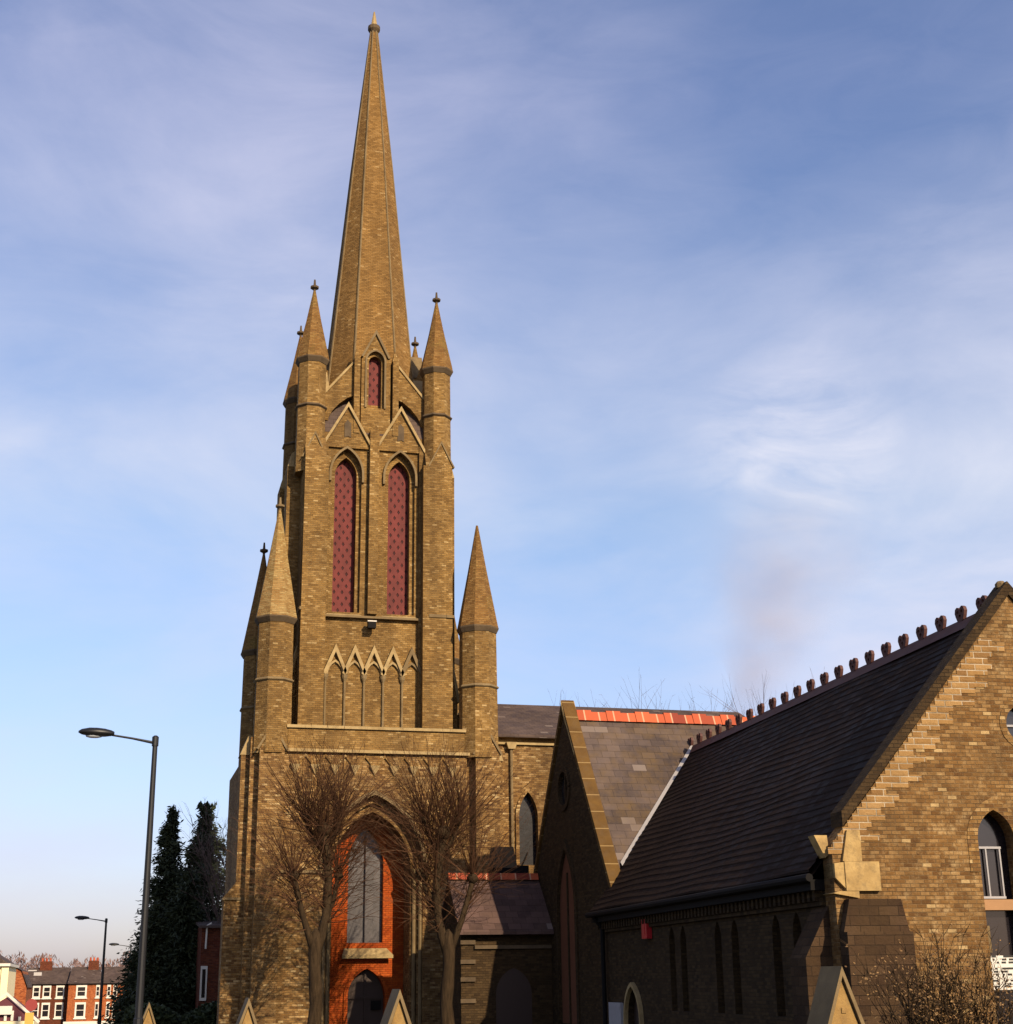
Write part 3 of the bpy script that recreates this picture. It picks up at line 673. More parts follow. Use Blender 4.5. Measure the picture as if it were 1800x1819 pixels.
c = MB(); c.prism([(-49.75, 9.89), (-53.9, 11.55), (-58.2, 9.89)][::-1], 12.73, 20.5, Matrix.Rotation(-math.pi/2, 4, 'Z') @ Matrix.Scale(1, 4)) if False else None
def gable_roof(mb, u0, u1, va, za, vr, zr, vb, zb, th=0.1):
    """two slopes with the ridge along u"""
    mb.add([(u0, va, za), (u1, va, za), (u1, vr, zr), (u0, vr, zr), (u0, vb, zb), (u1, vb, zb),
            (u0, va, za-th), (u1, va, za-th), (u1, vr, zr-th), (u0, vr, zr-th), (u0, vb, zb-th), (u1, vb, zb-th)],
           [(0,1,2,3), (3,2,5,4), (6,9,8,7), (9,10,11,8), (0,6,7,1), (4,5,11,10), (0,3,9,6), (3,4,10,9), (1,7,8,2), (2,8,11,5)])
c = MB(); gable_roof(c, 12.73, 24, 49.7, 9.88, 54, 11.75, 58.3, 9.88); part('roof', c, m_slate_house, nv)
c = MB(); c.tube([(13.42, 49.9, -1), (13.42, 49.9, 9.4)], 0.055, 8); dp = part('downpipe', c, m_stone_dk, nv)
c = MB(); c.prism([(13.3, 9.38), (13.54, 9.38), (13.62, 9.62), (13.22, 9.62)], 49.78, 49.91); part('rainwater_head', c, m_stone, dp)

# ------------------------------------------------------------------ gabled transept with terracotta ridge
TU, TV, TZ = 13.0, 42.16, 9.25
tr = Root('church_transept', (16, TV, -0.8), 'gabled church transept with orange ridge tiles and shaded boarded west window', 'church transept', 'parts of the brick church')
TL = Matrix(((0, 1, 0, 0), (-1, 0, 0, 0), (0, 0, 1, 0), (0, 0, 0, 1)))       # local (x, y, z) -> world (y, -x, z): x runs towards the camera
zr_ = lambda v: TZ - 1.36*abs(v-TV)
g = MB()
win = arch(-42.3, 0.85, 0.4, 3.5, 5.3); rnd = circle(-42.3, 7.05, 0.5)
g.wall([(-46.1, G0), (-38.25, G0), (-38.25, zr_(38.25)-0.02), (-TV, TZ-0.02), (-46.1, zr_(46.1)-0.02)], [win, rnd], TU, TU+0.4, TL)
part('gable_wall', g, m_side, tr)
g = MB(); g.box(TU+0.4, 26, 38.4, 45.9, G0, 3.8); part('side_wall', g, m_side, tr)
c = MB(); face(c, win, TU+0.05, TL); ww = part('window', c, m_board, tr, 'reddish boarded lancet window')
c = MB(); c.band(arch_line(-42.3, 0.85, 0.4, 3.5, 5.3), -0.2, TU-0.05, TU-0.001, TL); c.box(-42.34, -42.26, TU+0.01, TU+0.049, 0.4, 4.6, TL); part('surround', c, m_side, ww)
c = MB(); face(c, rnd, TU+0.08, TL); ww = part('window', c, m_glass, tr, 'round dark window')
c = MB(); c.band(circle(-42.3, 7.05, 0.5)+[circle(-42.3, 7.05, 0.5)[0]], -0.16, TU-0.05, TU-0.001, TL); c.box(-42.34, -42.26, TU+0.03, TU+0.079, 6.55, 7.55, TL); part('surround', c, m_side, ww)
c = MB(); gable_roof(c, TU+0.2, 27, 38.0, zr_(38.0), TV, TZ, 46.35, zr_(46.35)); part('roof', c, m_slate_tr, tr)
c = MB()
c.add([(TU-0.06, 37.9, zr_(37.9)+0.02), (TU+0.33, 37.9, zr_(37.9)+0.02), (TU+0.33, TV, TZ+0.22), (TU-0.06, TV, TZ+0.22), (TU-0.06, 46.4, zr_(46.4)+0.02), (TU+0.33, 46.4, zr_(46.4)+0.02),
       (TU-0.06, 37.9, zr_(37.9)+0.26), (TU+0.33, 37.9, zr_(37.9)+0.26), (TU+0.33, TV, TZ+0.46), (TU-0.06, TV, TZ+0.46), (TU-0.06, 46.4, zr_(46.4)+0.26), (TU+0.33, 46.4, zr_(46.4)+0.26)],
      [(6,7,8,9), (9,8,11,10), (0,6,9,3), (3,9,10,4), (1,2,8,7), (2,5,11,8), (0,1,7,6), (4,10,11,5), (0,3,2,1), (3,4,5,2)])
cp = part('gable_coping', c, m_coping, tr)
c = MB(); c.add([(TU-0.08, 41.75, zr_(41.75)+0.2), (TU+0.35, 41.75, zr_(41.75)+0.2), (TU+0.35, TV, TZ+0.24), (TU-0.08, TV, TZ+0.24), (TU-0.08, 41.75, zr_(41.75)+0.31), (TU+0.35, 41.75, zr_(41.75)+0.31), (TU+0.35, TV, TZ+0.44), (TU-0.08, TV, TZ+0.44)],
                [(4,5,6,7), (0,4,7,3), (1,2,6,5), (0,1,5,4), (2,3,7,6)])
c.add([(TU-0.07, 41.0, zr_(41.0)+0.2), (TU+0.34, 41.0, zr_(41.0)+0.2), (TU+0.34, 41.74, zr_(41.74)+0.2), (TU-0.07, 41.74, zr_(41.74)+0.2), (TU-0.07, 41.0, zr_(41.0)+0.29), (TU+0.34, 41.0, zr_(41.0)+0.29), (TU+0.34, 41.74, zr_(41.74)+0.29), (TU-0.07, 41.74, zr_(41.74)+0.29)],
                [(4,5,6,7), (0,4,7,3), (1,2,6,5), (0,1,5,4), (2,3,7,6)])
part('apex_stone', c, m_kneel, cp)
c = MB(); c.box(TU-0.08, TU+0.36, 37.7, 38.3, zr_(38)-0.15, zr_(38)+0.26); part('kneeler', c, m_stone, cp)
c = MB()
for i in range(28):
    x0 = TU+0.4+0.47*i; h_ = 0.12 if i % 2 else 0.17; w_ = 0.2 if i % 2 else 0.22
    c.add([(x0, TV-w_, TZ-0.17), (x0+0.462, TV-w_, TZ-0.17), (x0+0.462, TV-0.05, TZ+h_), (x0, TV-0.05, TZ+h_), (x0, TV+w_, TZ-0.2), (x0+0.462, TV+w_, TZ-0.2), (x0, TV+0.05, TZ+h_), (x0+0.462, TV+0.05, TZ+h_)],
          [(0,1,2,3), (3,2,7,6), (6,7,5,4), (0,3,6,4), (1,5,7,2)])
part('ridge_tiles', c, m_terra, tr)
c = MB(); c.band([(46.1, 0), (46.1, 0)], 0.1, 0, 0) if False else None

# notice board fixed by the transept window
nb = MB(); nb.box(-44.62, -44.05, TU-0.06, TU-0.012, 0.75, 2.05, TL)
single('notice_board', nb, m_greyboard, 'pale grey notice board on the dark transept wall left of the boarded window', 'notice board', org=(TU-0.03, 44.3, 0.75))

# ------------------------------------------------------------------ porch
po = Root('church_porch', (11.5, 44.6, -0.8), 'small slate roofed church porch with orange ridge tiles, lower half in shade', 'church porch', 'parts of the brick church')
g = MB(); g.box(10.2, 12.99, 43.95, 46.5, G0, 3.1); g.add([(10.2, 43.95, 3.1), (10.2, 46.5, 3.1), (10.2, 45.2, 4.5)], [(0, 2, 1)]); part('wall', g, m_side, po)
c = MB(); gable_roof(c, 10.08, 12.98, 43.62, 2.98, 45.2, 4.62, 46.8, 2.98, 0.08); part('roof', c, m_slate_po, po)
c = MB()
for i in range(9):
    x0 = 10.08+0.32*i
    c.add([(x0, 45.06, 4.58), (x0+0.314, 45.06, 4.58), (x0+0.314, 45.16, 4.78), (x0, 45.16, 4.78), (x0, 45.34, 4.58), (x0+0.314, 45.34, 4.58), (x0, 45.24, 4.78), (x0+0.314, 45.24, 4.78)],
          [(0,1,2,3), (3,2,7,6), (6,7,5,4), (0,3,6,4), (1,5,7,2)])
part('ridge_tiles', c, m_terra, po)
c = MB(); c.box(10.6, 12.97, 43.86, 43.949, 2.5, 2.6); part('string_course', c, m_ring, po)
for z in (2.75, 2.2, 1.7, 1.1):
    c = MB(); c.box(10.17, 10.62, 43.88, 43.949, z-0.12, z); part('quoin', c, m_ring, po)
c = MB(); face(c, arch(11.8, 0.55, G0, 1.2, 1.95), 43.94); part('door', c, m_door, po)
# square flue on the roof behind the porch
fl = Root('roof_flue', (12.1, 46.4, 3.0), 'black square ventilator standing behind the orange ridge of the porch', 'ventilator')
c = MB(); c.ring((12.15, 46.3), 4, [(0.46, 3.2), (0.44, 5.0)]); part('base', c, m_black, fl)
c = MB(); c.ring((12.1, 46.3), 4, [(0.40, 5.001), (0.30, 5.66)]); part('cowl', c, m_ring, fl)
c = MB(); c.box(12.55, 12.9, 46.0, 46.5, 3.0, 5.08); part('vent_box', c, m_black, fl)
c = MB(); c.tube([(12.72, 46.2, 5.08), (12.9, 46.1, 5.5)], 0.03, 5); part('stay', c, m_stone_dk, fl)

# ------------------------------------------------------------------ school hall (turned slightly from the church)
DL = R(-2.8)
SU, SV = 10.84, 24.0; SR = 14.78; RZ = 8.20; EZ = 3.32
sc_ = Root('school_hall', (SR, SV, -0.5), 'long brick hall with steep dark slate roof, crested ridge and sunlit gable on the right', 'hall', rotz=DL)
SLOPE = (RZ-EZ)/(SR-10.55)
rz = lambda u: RZ - SLOPE*abs(u-SR)
g = MB()
ap = SR
gw = [arch(13.98, 0.36, 0.2, 3.85, 4.38), arch(2*SR-13.98, 0.36, 0.2, 3.85, 4.38), circle(SR, 5.93, 0.34, 24)]
g.wall([(SU, G0), (2*SR-SU, G0), (2*SR-SU, rz(SU)+0.1), (SR, RZ+0.16), (SU, rz(SU)+0.1)], gw, SV, SV+0.4)
part('gable_wall', g, m_school, sc_)
g = MB(); TLs = TL
sw = [arch(-v, 0.2, 0.9, 2.35, 2.72, 5) for v in (33.0, 32.2, 29.95, 28.95, 26.75, 25.75)]
dw = arch(-36.1, 0.62, G0, 0.6, 1.42, 6)
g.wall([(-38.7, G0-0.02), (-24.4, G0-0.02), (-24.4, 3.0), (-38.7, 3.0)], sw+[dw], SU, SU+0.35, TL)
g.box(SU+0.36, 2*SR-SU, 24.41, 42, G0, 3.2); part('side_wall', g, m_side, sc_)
for w_ in sw:
    c = MB(); face(c, w_, SU+0.2, TL); part('window', c, m_glass_pl, sc_)
c = MB(); face(c, dw, SU+0.15, TL); dd = part('door', c, m_door, sc_)
c = MB(); c.band(arch_line(-36.1, 0.62, G0, 0.6, 1.42, 6), -0.09, SU-0.1, SU-0.001, TL); part('surround', c, m_stone, dd)
# roof: courses of slates stepped like real ones
def w2l(u, v): a = -DL; return (u*math.cos(a) - v*math.sin(a), u*math.sin(a) + v*math.cos(a))
def l2w(u, v): a = DL; return (u*math.cos(a) - v*math.sin(a), u*math.sin(a) + v*math.cos(a))
def valley_v(u):
    for k in range(1200):
        v = 34 + k*0.01
        if zr_(l2w(u, v)[1]) >= rz(u): return v
    return 45.0
c = MB(); n = 30
for i in range(n):
    for s_ in (-1, 1):
        ua = SR + s_*((SR-10.55) - (SR-10.55)*i/n); ub = SR + s_*((SR-10.55) - (SR-10.55)*(i+1)/n)
        za, zb = rz(ua)+0.022, rz(ub)
        v1 = max(39.0, valley_v(ub)+0.15) if s_ < 0 else 43.3
        nj = 16; jr = random.Random(i*2+(s_ > 0))
        sag = lambda u, v: 0.035*math.sin(v*0.42+1.0)*math.sin(u*0.9) + 0.02*math.sin(v*1.1+u*1.7)
        for j in range(nj):
            va, vb = 24.36+(v1-24.36)*j/nj, 24.36+(v1-24.36)*(j+1)/nj
            e1, e2 = jr.uniform(0, 0.012), jr.uniform(0, 0.012)
            q = [(ua, va, za+sag(ua, va)+e1), (ua, vb, za+sag(ua, vb)+e2), (ub, vb, zb+sag(ub, vb)), (ub, va, zb+sag(ub, va)), (ua, va, za+sag(ua, va)-0.035), (ua, vb, za+sag(ua, vb)-0.035)]
            c.add(q, [(1,0,3,2), (0,1,5,4)] if s_ < 0 else [(0,1,2,3), (1,0,4,5)])
c.add([(10.56, 24.37, EZ-0.12), (10.56, 38.9, EZ-0.12), (SR, 42.6, RZ-0.14), (SR, 24.37, RZ-0.14), (2*SR-10.56, 24.37, EZ-0.12), (2*SR-10.56, 43.2, EZ-0.12)], [(0,1,2,3), (3,2,5,4)])
part('roof', c, m_slate, sc_)
# ridge tiles and crests
c = MB()
c.add([(SR-0.2, 24.36, RZ-0.17), (SR-0.2, 42.6, RZ-0.17), (SR, 42.6, RZ+0.1), (SR, 24.36, RZ+0.1), (SR+0.2, 24.36, RZ-0.17), (SR+0.2, 42.6, RZ-0.17)], [(1,0,3,2), (2,3,4,5), (0,4,3), (1,2,5)])
rg = part('ridge_tiles', c, m_crest, sc_)
nc = 22
for i in range(nc):
    v = 24.9 + i*(42.3-24.9)/(nc-1)
    c = MB(); TT = Matrix.Translation((SR, v, RZ+0.1)) @ Matrix.Rotation(math.pi/2, 4, 'Z') @ Matrix.Diagonal((0.95, 1, 0.78, 1))
    out_ = [(0.05, -0.06), (0.12, -0.02), (0.17, 0.10), (0.2, 0.2), (0.17, 0.3), (0.1, 0.34), (0.03, 0.31), (0.0, 0.25), (-0.03, 0.31), (-0.1, 0.34), (-0.17, 0.3), (-0.2, 0.2), (-0.17, 0.10), (-0.12, -0.02), (-0.05, -0.06)]
    h1 = [(x*0.55+0.085, z*0.55+0.2) for x, z in circle(0, 0, 0.085, 8)]; h2 = [(-x, z) for x, z in h1][::-1]
    h3 = [(0.0, 0.02), (0.05, 0.1), (0, 0.14), (-0.05, 0.1)]
    c.wall(out_, [h1, h2, h3], -0.035, 0.035, TT); part('ridge_crest', c, m_crest, rg)
# eaves: fascia, gutter and dentils, downpipe
c = MB(); c.box(10.58, 10.84, 24.4, 38.95, 3.02, 3.2); part('eaves_board', c, m_black, sc_)
c = MB(); c.tube([(10.48, 24.2, 3.22), (10.48, 39.0, 3.22)], 0.07, 8); part('gutter', c, m_black, sc_)
c = MB()
for i in range(64):
    v = 24.5 + 0.225*i; c.box(10.68, 10.839, v, v+0.11, 2.84, 3.019)
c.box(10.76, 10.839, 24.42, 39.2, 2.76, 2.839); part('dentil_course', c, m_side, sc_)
c = MB(); c.tube([(10.5, 38.4, 3.15), (10.72, 38.4, 2.85), (10.72, 38.4, -0.9)], 0.06, 8); part('downpipe', c, m_black, sc_)
# lead valley where the hall roof meets the transept roof (world plane through the transept eaves)
val = [(u, valley_v(u), rz(u)) for u in [11.55+(SR-11.55)*i/12 for i in range(13)]]
c = MB()
for (ua, va, za), (ub, vb, zb) in zip(val, val[1:]):
    c.add([(ua, va-0.12, za+0.05), (ub, vb-0.12, zb+0.05), (ub, vb+0.06, zb+0.16), (ua, va+0.06, za+0.16)], [(0, 1, 2, 3)])
part('valley_flashing', c, m_lead, sc_)
# parapet gable: coping, apex, kneeler, tumbled repointed bricks
c = MB()
for s_ in (-1, 1):
    q = [(SR, RZ+0.16), (SR, RZ+0.42), (SR+s_*3.72, rz(SR+3.72)+0.42), (SR+s_*3.72, rz(SR+3.72)+0.16)]
    c.prism(q if s_ > 0 else q[::-1], SV-0.05, SV+0.42)
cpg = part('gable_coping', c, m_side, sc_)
c = MB(); c.ring((SR, SV+0.18), 8, [(0.10, RZ+0.34), (0.10, RZ+0.42), (0.06, RZ+0.47), (0.02, RZ+0.48)]); part('apex_stone', c, m_stone_dk, cpg)
for s_ in (-1, 1):
    X = (lambda u: u) if s_ < 0 else (lambda u: 2*SR-u)
    c = MB()
    def bx(u0, u1, y0, y1, z0, z1):
        a, b = X(u0), X(u1); c.box(min(a, b), max(a, b), y0, y1, z0, z1)
    bx(11.02, 11.66, SV-0.09, SV+0.45, 2.98, 3.47)
    def pz(q, y0, y1):
        q = [(X(u), z) for u, z in q]; c.prism(q if s_ < 0 else q[::-1], y0, y1)
    pz([(11.0, 3.475), (11.36, 3.475), (11.36, 4.0), (11.12, 4.0)], SV-0.07, SV+0.45)
    pz([(10.84, 3.2), (11.018, 3.02), (11.018, 3.46), (10.84, 3.44)], SV-0.07, SV+0.4)
    pz([(10.78, 2.94), (11.25, 2.86), (11.25, 2.975), (10.9, 2.975)], SV-0.08, SV+0.4)
    pz([(10.78, 3.55), (10.86, 3.6), (10.84, 3.93), (10.6, 3.93)], SV+0.15, SV+0.41)
    part('kneeler', c, m_kneel, sc_)
    c = MB(); u = 11.3; z = 3.6
    random.seed(3)
    while z < 7.9:
        base = SR - (RZ-z)/SLOPE - 0.02
        for r_ in range(3):
            zz = z+0.115*r_; b0 = SR - (RZ+0.14-zz-0.115)/SLOPE; ln = 0.28+0.17*r_ + random.choice((0, 0.17))
            if b0 + ln < SR-0.1 and zz < 8.0:
                a, b = X(b0), X(b0+ln); c.box(min(a, b), max(a, b), SV-0.012, SV+0.004, zz, zz+0.113)
        z += 0.345
    part('tumbled_brickwork', c, m_tumble, sc_)
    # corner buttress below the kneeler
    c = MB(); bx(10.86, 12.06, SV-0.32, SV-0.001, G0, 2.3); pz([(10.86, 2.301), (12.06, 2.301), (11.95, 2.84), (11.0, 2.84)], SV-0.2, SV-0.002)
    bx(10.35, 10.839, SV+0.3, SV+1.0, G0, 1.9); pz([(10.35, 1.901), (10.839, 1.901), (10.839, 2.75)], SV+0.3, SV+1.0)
    part('corner_shade_buttress', c, m_butt, sc_)
# gable windows
for cx in (13.98, 2*SR-13.98):
    c = MB(); face(c, arch(cx, 0.36, 0.2, 3.85, 4.38), SV+0.3); ww = part('window', c, m_glass_pl, sc_)
    c = MB(); c.band(arch_line(cx, 0.36, 3.3, 3.85, 4.38), -0.2, SV-0.012, SV-0.001); part('arch_bricks', c, m_tumble if False else m_brick_low, ww)
    c = MB()
    for z in (3.72, 2.86): c.box(cx-0.33, cx+0.2, SV+0.22, SV+0.25, z, z+0.04)
    for x in (cx-0.33, cx-0.1, cx+0.17): c.box(x-0.014, x+0.014, SV+0.222, SV+0.248, 2.9, 3.719)
    part('casement', c, m_greyboard, ww)
    c = MB(); c.box(cx-0.359, cx+0.359, SV+0.1, SV+0.28, 2.66, 2.84); part('transom', c, m_timber, ww)
    c = MB(); c.box(cx-0.34, cx-0.2, SV+0.2, SV+0.26, 1.95, 2.4); part('blind', c, m_stone_dk, ww)
    c = MB(); c.box(cx-0.34, cx+0.3, SV+0.21, SV+0.222, 1.33, 1.9); part('posted_notices', c, m_notice, ww)
c = MB(); face(c, circle(SR, 5.93, 0.34, 24), SV+0.25); ww = part('window', c, m_glass_pl, sc_, 'round window high in the gable')
c = MB(); ci = circle(SR, 5.93, 0.34, 24); c.band(ci+[ci[0]], -0.13, SV-0.012, SV-0.001); part('surround', c, m_brick_low, ww)
c = MB(); c.box(SR-0.34, SR+0.34, SV+0.2, SV+0.24, 5.91, 5.95); c.box(SR-0.02, SR+0.02, SV+0.2, SV+0.24, 5.59, 5.909); part('glazing_bar', c, m_greyboard, ww)
# things fixed to the hall's side wall
Rl = Matrix.Rotation(DL, 4, 'Z')
c = MB(); c.box(SU-0.14, SU-0.01, 34.45, 34.85, 2.5, 2.95, Rl); c.box(SU-0.15, SU-0.139, 34.6, 34.7, 2.6, 2.85, Rl)
single('alarm_box', c, m_alarm, 'red alarm box high on the dark side wall under the eaves', 'alarm box', org=Rl @ Vector((SU, 34.65, 2.5)))
c = MB(); c.box(SU-0.09, SU-0.01, 37.05, 38.15, -0.2, 1.03, Rl); c.box(SU-0.1, SU-0.089, 37.1, 38.1, 0.88, 0.95, Rl)
single('sign_board', c, m_greyboard, 'grey sign board beside the pointed side door of the hall', 'sign board', org=Rl @ Vector((SU, 37.6, -0.2)))

# ------------------------------------------------------------------ trees
def twig(mb, p, d, ln, r, seg=4, bend=0.12, grav=0.25, n=3, fork=0.5, rng=random):
    pts = [Vector(p)]; d = Vector(d).normalized(); rad = [r]
    for i in range(seg):
        d = (d + Vector((rng.gauss(0, bend), rng.gauss(0, bend), rng.gauss(0, bend)+grav*0.15))).normalized()
        pts.append(pts[-1] + d*ln/seg); rad.append(r*(1-0.8*(i+1)/seg))
        if fork and rng.random() < fork and i >= 0 and r > 0.006:
            fd = (d + Vector((rng.gauss(0, 0.4), rng.gauss(0, 0.4), rng.gauss(0, 0.4)))).normalized()
            twig(mb, pts[-1], fd, ln*(1-(i+1)/seg)*0.8+0.25, r*0.55, 3, bend, grav, 3, 0, rng)
    mb.tube(pts, rad, n)

def pollard(root, base, trunk, limbs, knuckles, seed, ntw):
    rng = random.Random(seed)
    g = MB(); g.tube([p for p, r in trunk], [r*0.66 for p, r in trunk], 12); part('trunk', g, m_bark, root, smooth=True)
    for pts in limbs:
        g = MB(); g.tube([p for p, r in pts], [r*0.6 for p, r in pts], 8); part('limb', g, m_bark, root, smooth=True)
    for p, r in knuckles:
        g = MB(); P = Vector(p)
        g.ring((P.x, P.y), 9, [(r*0.5, P.z-r), (r*1.0, P.z-r*0.3), (r*1.05, P.z+r*0.25), (r*0.5, P.z+r*0.9)], rot=rng.random()); part('knuckle', g, m_bark, root, smooth=True)
    g = MB(); ze = hgt(43)
    zlo, zhi = 2.9, 6.2
    allp = []
    for pts in limbs:
        for (a, ra), (b, rb) in zip(pts, pts[1:]):
            allp.append((Vector(a), Vector(b), (Vector(b)-Vector(a)).length))
    tot = sum(x[2] for x in allp); cx = sum(x[0].x*x[2] for x in allp)/tot
    for i in range(ntw):
        k = rng.random()*tot
        for a, b, l in allp:
            if k < l: break
            k -= l
        P = a.lerp(b, min(1, k/l)); h = (P.z-zlo)/(zhi-zlo)
        if h < rng.uniform(-0.05, 0.5): continue
        side = (P.x-cx)
        an = rng.uniform(0, 2*math.pi); d0 = Vector((math.cos(an)+side*0.9, 0.75*math.sin(an), 0))
        e = rng.uniform(0.15+0.3*h, 1.0+0.42*h) if rng.random() < 0.85 else rng.uniform(-0.3, 0.3)
        d = d0.normalized()*math.cos(e) + Vector((0, 0, math.sin(e)))
        ln = rng.uniform(1.2, 2.4) + 1.0*h*rng.random()
        twig(g, P, d, ln, rng.uniform(0.010, 0.0185), 5, 0.11, 0.35, 3, 0.55, rng)
    for (p, r) in knuckles:
        for q_ in range(26):
            an = rng.uniform(0, 2*math.pi); e = rng.uniform(0.4, 1.4); d = Vector((math.cos(an)*math.cos(e), math.sin(an)*math.cos(e)*0.8, math.sin(e)))
            twig(g, Vector(p)+d*r*0.6, d, rng.uniform(1.4, 2.9), rng.uniform(0.009, 0.017), 5, 0.11, 0.3, 3, 0.5, rng)
    part('crown', g, m_twig, root)

def tree_at(u, v, label, seed, H=1.0, mir=1):
    z0 = hgt(v); r = Root('pollarded_tree', (u, v, z0), label, 'tree', 'bare pollarded trees in front of the tower')
    def q(x, y, z): return (u+mir*x, v+y, z*H + (1-H)*0)
    trunk = [(q(0.0, 0, -0.8), 0.42), (q(-0.03, 0, 0.3), 0.31), (q(0.03, 0.03, 1.0), 0.27), (q(0.0, 0, 1.5), 0.29), (q(-0.05, 0, 2.1), 0.25), (q(-0.04, 0, 2.6), 0.29), (q(-0.03, 0, 2.95), 0.2), (q(-0.02, 0, 3.1), 0.05)]
    limbs = [[(q(0.0, 0, 2.3), 0.19), (q(0.14, 0.06, 2.9), 0.23), (q(0.27, 0.1, 3.5), 0.2), (q(0.3, 0.1, 4.0), 0.22), (q(0.31, 0.1, 4.5), 0.18), (q(0.22, 0.05, 5.2), 0.22), (q(0.1, 0, 5.9), 0.2)],
             [(q(-0.02, 0, 2.2), 0.14), (q(-0.22, -0.05, 2.85), 0.17), (q(-0.42, -0.1, 3.4), 0.14), (q(-0.62, -0.15, 4.1), 0.14), (q(-0.72, -0.15, 4.5), 0.12)],
             [(q(0.25, 0.1, 3.3), 0.12), (q(0.5, 0.3, 3.9), 0.11), (q(0.62, 0.4, 4.5), 0.1)],
             [(q(0.15, 0.1, 5.2), 0.15), (q(0.55, 0.2, 5.9), 0.13), (q(0.62, 0.2, 6.3), 0.09)],
             [(q(0.15, 0, 5.2), 0.14), (q(-0.3, 0.2, 5.9), 0.12), (q(-0.36, 0.2, 6.2), 0.09)]]
    kn = [(q(0.12, 0, 5.9), 0.21), (q(-0.72, -0.15, 4.55), 0.15), (q(0.64, 0.4, 4.6), 0.13), (q(0.62, 0.2, 6.3), 0.13), (q(-0.36, 0.2, 6.25), 0.14)]
    ntw = 520
    pollard(r, None, trunk, limbs, kn, seed, ntw)
    return r
tree_at(5.85, 43.5, 'bare pollarded tree left of the church portal, twigs fanning from its knuckles', 11)
tree_at(9.55, 42.9, 'bare pollarded tree right of the church portal, against the porch', 23, 0.98, -1)

def bare_tree(u, v, H, spread, label, seed, group, n=70, emin=1.0, mat=m_twig_far):
    z0 = hgt(v); r = Root('bare_tree', (u, v, z0), label, 'tree', group); rng = random.Random(seed)
    g = MB(); g.tube([(u, v, z0-0.3), (u+0.1, v, z0+H*0.3), (u-0.1, v, z0+H*0.55)], [0.3, 0.22, 0.14], 8); part('trunk', g, m_bark, r, smooth=True)
    g = MB()
    for i in range(n):
        t = rng.uniform(0.25, 0.55); a = rng.uniform(0, 2*math.pi); e = rng.uniform(emin, 1.45)
        d = Vector((math.cos(a)*math.cos(e), math.sin(a)*math.cos(e), math.sin(e)))
        ln = (H*(1-t))*rng.uniform(0.7, 1.05)/max(0.55, math.sin(e))*spread
        pts = [Vector((u, v, z0+H*t))]; rad = [0.04]; dd = d.copy()
        for k in range(5):
            dd = (dd + Vector((rng.gauss(0, 0.13), rng.gauss(0, 0.13), 0.08))).normalized(); pts.append(pts[-1]+dd*ln/5); rad.append(0.04*(1-0.18*(k+1)))
            for _ in range(3): twig(g, pts[-1], dd+Vector((rng.gauss(0, 0.4), rng.gauss(0, 0.4), rng.gauss(0.2, 0.3))), ln*0.25, 0.013, 3, 0.12, 0.2, 3, 0.6, rng)
        g.tube(pts, rad, 4)
    part('crown', g, mat, r)
GB = 'bare winter trees showing above the transept ridge'
bare_tree(25.6, 66, 14.3, 0.92, 'bare winter tree above the middle of the orange ridge tiles', 5, GB, 40)
bare_tree(21.0, 68, 14.0, 0.92, 'bare winter tree just right of the transept gable apex', 6, GB, 30)
bare_tree(31.6, 70, 15.6, 0.92, 'bare winter tree behind the crested ridge of the hall', 8, GB, 30)
bare_tree(5.5, 68, 10.0, 0.8, 'bare winter tree between the dark conifers and the tower', 9, None, 40)

def conifer(u, v, H, rad, label, seed, n=7000, split=False):
    z0 = hgt(v); r = Root('conifer_tree', (u, v, z0), label, 'tree', 'dark conifers left of the tower'); rng = random.Random(seed)
    g = MB(); g.tube([(u, v, z0-0.3), (u, v, z0+H*0.98)], [0.28, 0.03], 8); part('trunk', g, m_bark, r)
    g = MB(); wh = []
    nb = 120
    for i in range(nb):
        t = (i+rng.random())/nb; z = z0 + H*(0.05+0.95*t); L_ = rad*((1-t)**0.85)*rng.uniform(0.55, 1.12) + 0.12
        a = rng.uniform(0, 2*math.pi); wh.append((z, a, L_, t))
    for z, a, L_, t in wh:
        m = max(6, int(n/nb*(0.35+L_/rad)))
        for k in range(m):
            s = rng.random()**0.7; x = s*L_; dz = -0.35*x + 0.22*x*x/max(L_, 0.3) + rng.gauss(0, 0.12+0.1*L_)
            p = Vector((u+math.cos(a)*x+rng.gauss(0, 0.08+0.09*L_), v+math.sin(a)*x+rng.gauss(0, 0.1+0.12*L_), z+dz))
            sz = rng.uniform(0.07, 0.17); d = Vector((math.cos(a)+rng.gauss(0, 0.6), math.sin(a)+rng.gauss(0, 0.6), rng.gauss(-0.25, 0.5))).normalized()
            w = d.cross(Vector((rng.gauss(0, 1), rng.gauss(0, 1), rng.gauss(0, 1)))).normalized()*sz*0.3
            g.add([p-d*sz-w*0.4, p-d*sz*0.2+w, p+d*sz, p-d*sz*0.2-w], [(0, 1, 2, 3)])
    if split:
        for s_ in (-0.28, 0.05, 0.3):
            for k in range(40):
                p = Vector((u+s_*(0.5+k/60)+rng.gauss(0, 0.06), v+rng.gauss(0, 0.06), z0+H-0.5+k*0.02)); g.add([p+Vector((rng.gauss(0, .1), 0, -.1)), p+Vector((.07, .05, 0)), p+Vector((0, 0, .16))], [(0, 1, 2)])
    part('crown', g, m_conifer, r)
conifer(2.75, 75, 10.95, 2.3, 'slim dark conifer with a narrow pointed top beside the tall street lamp', 31, 34000)
conifer(4.35, 74, 10.9, 3.4, 'broader dark conifer with a split top next to the tower', 32, 60000, True)
conifer(2.2, 70.5, 6.0, 2.4, 'low dark conifer bulging towards the road, below the slim one', 33, 36000)
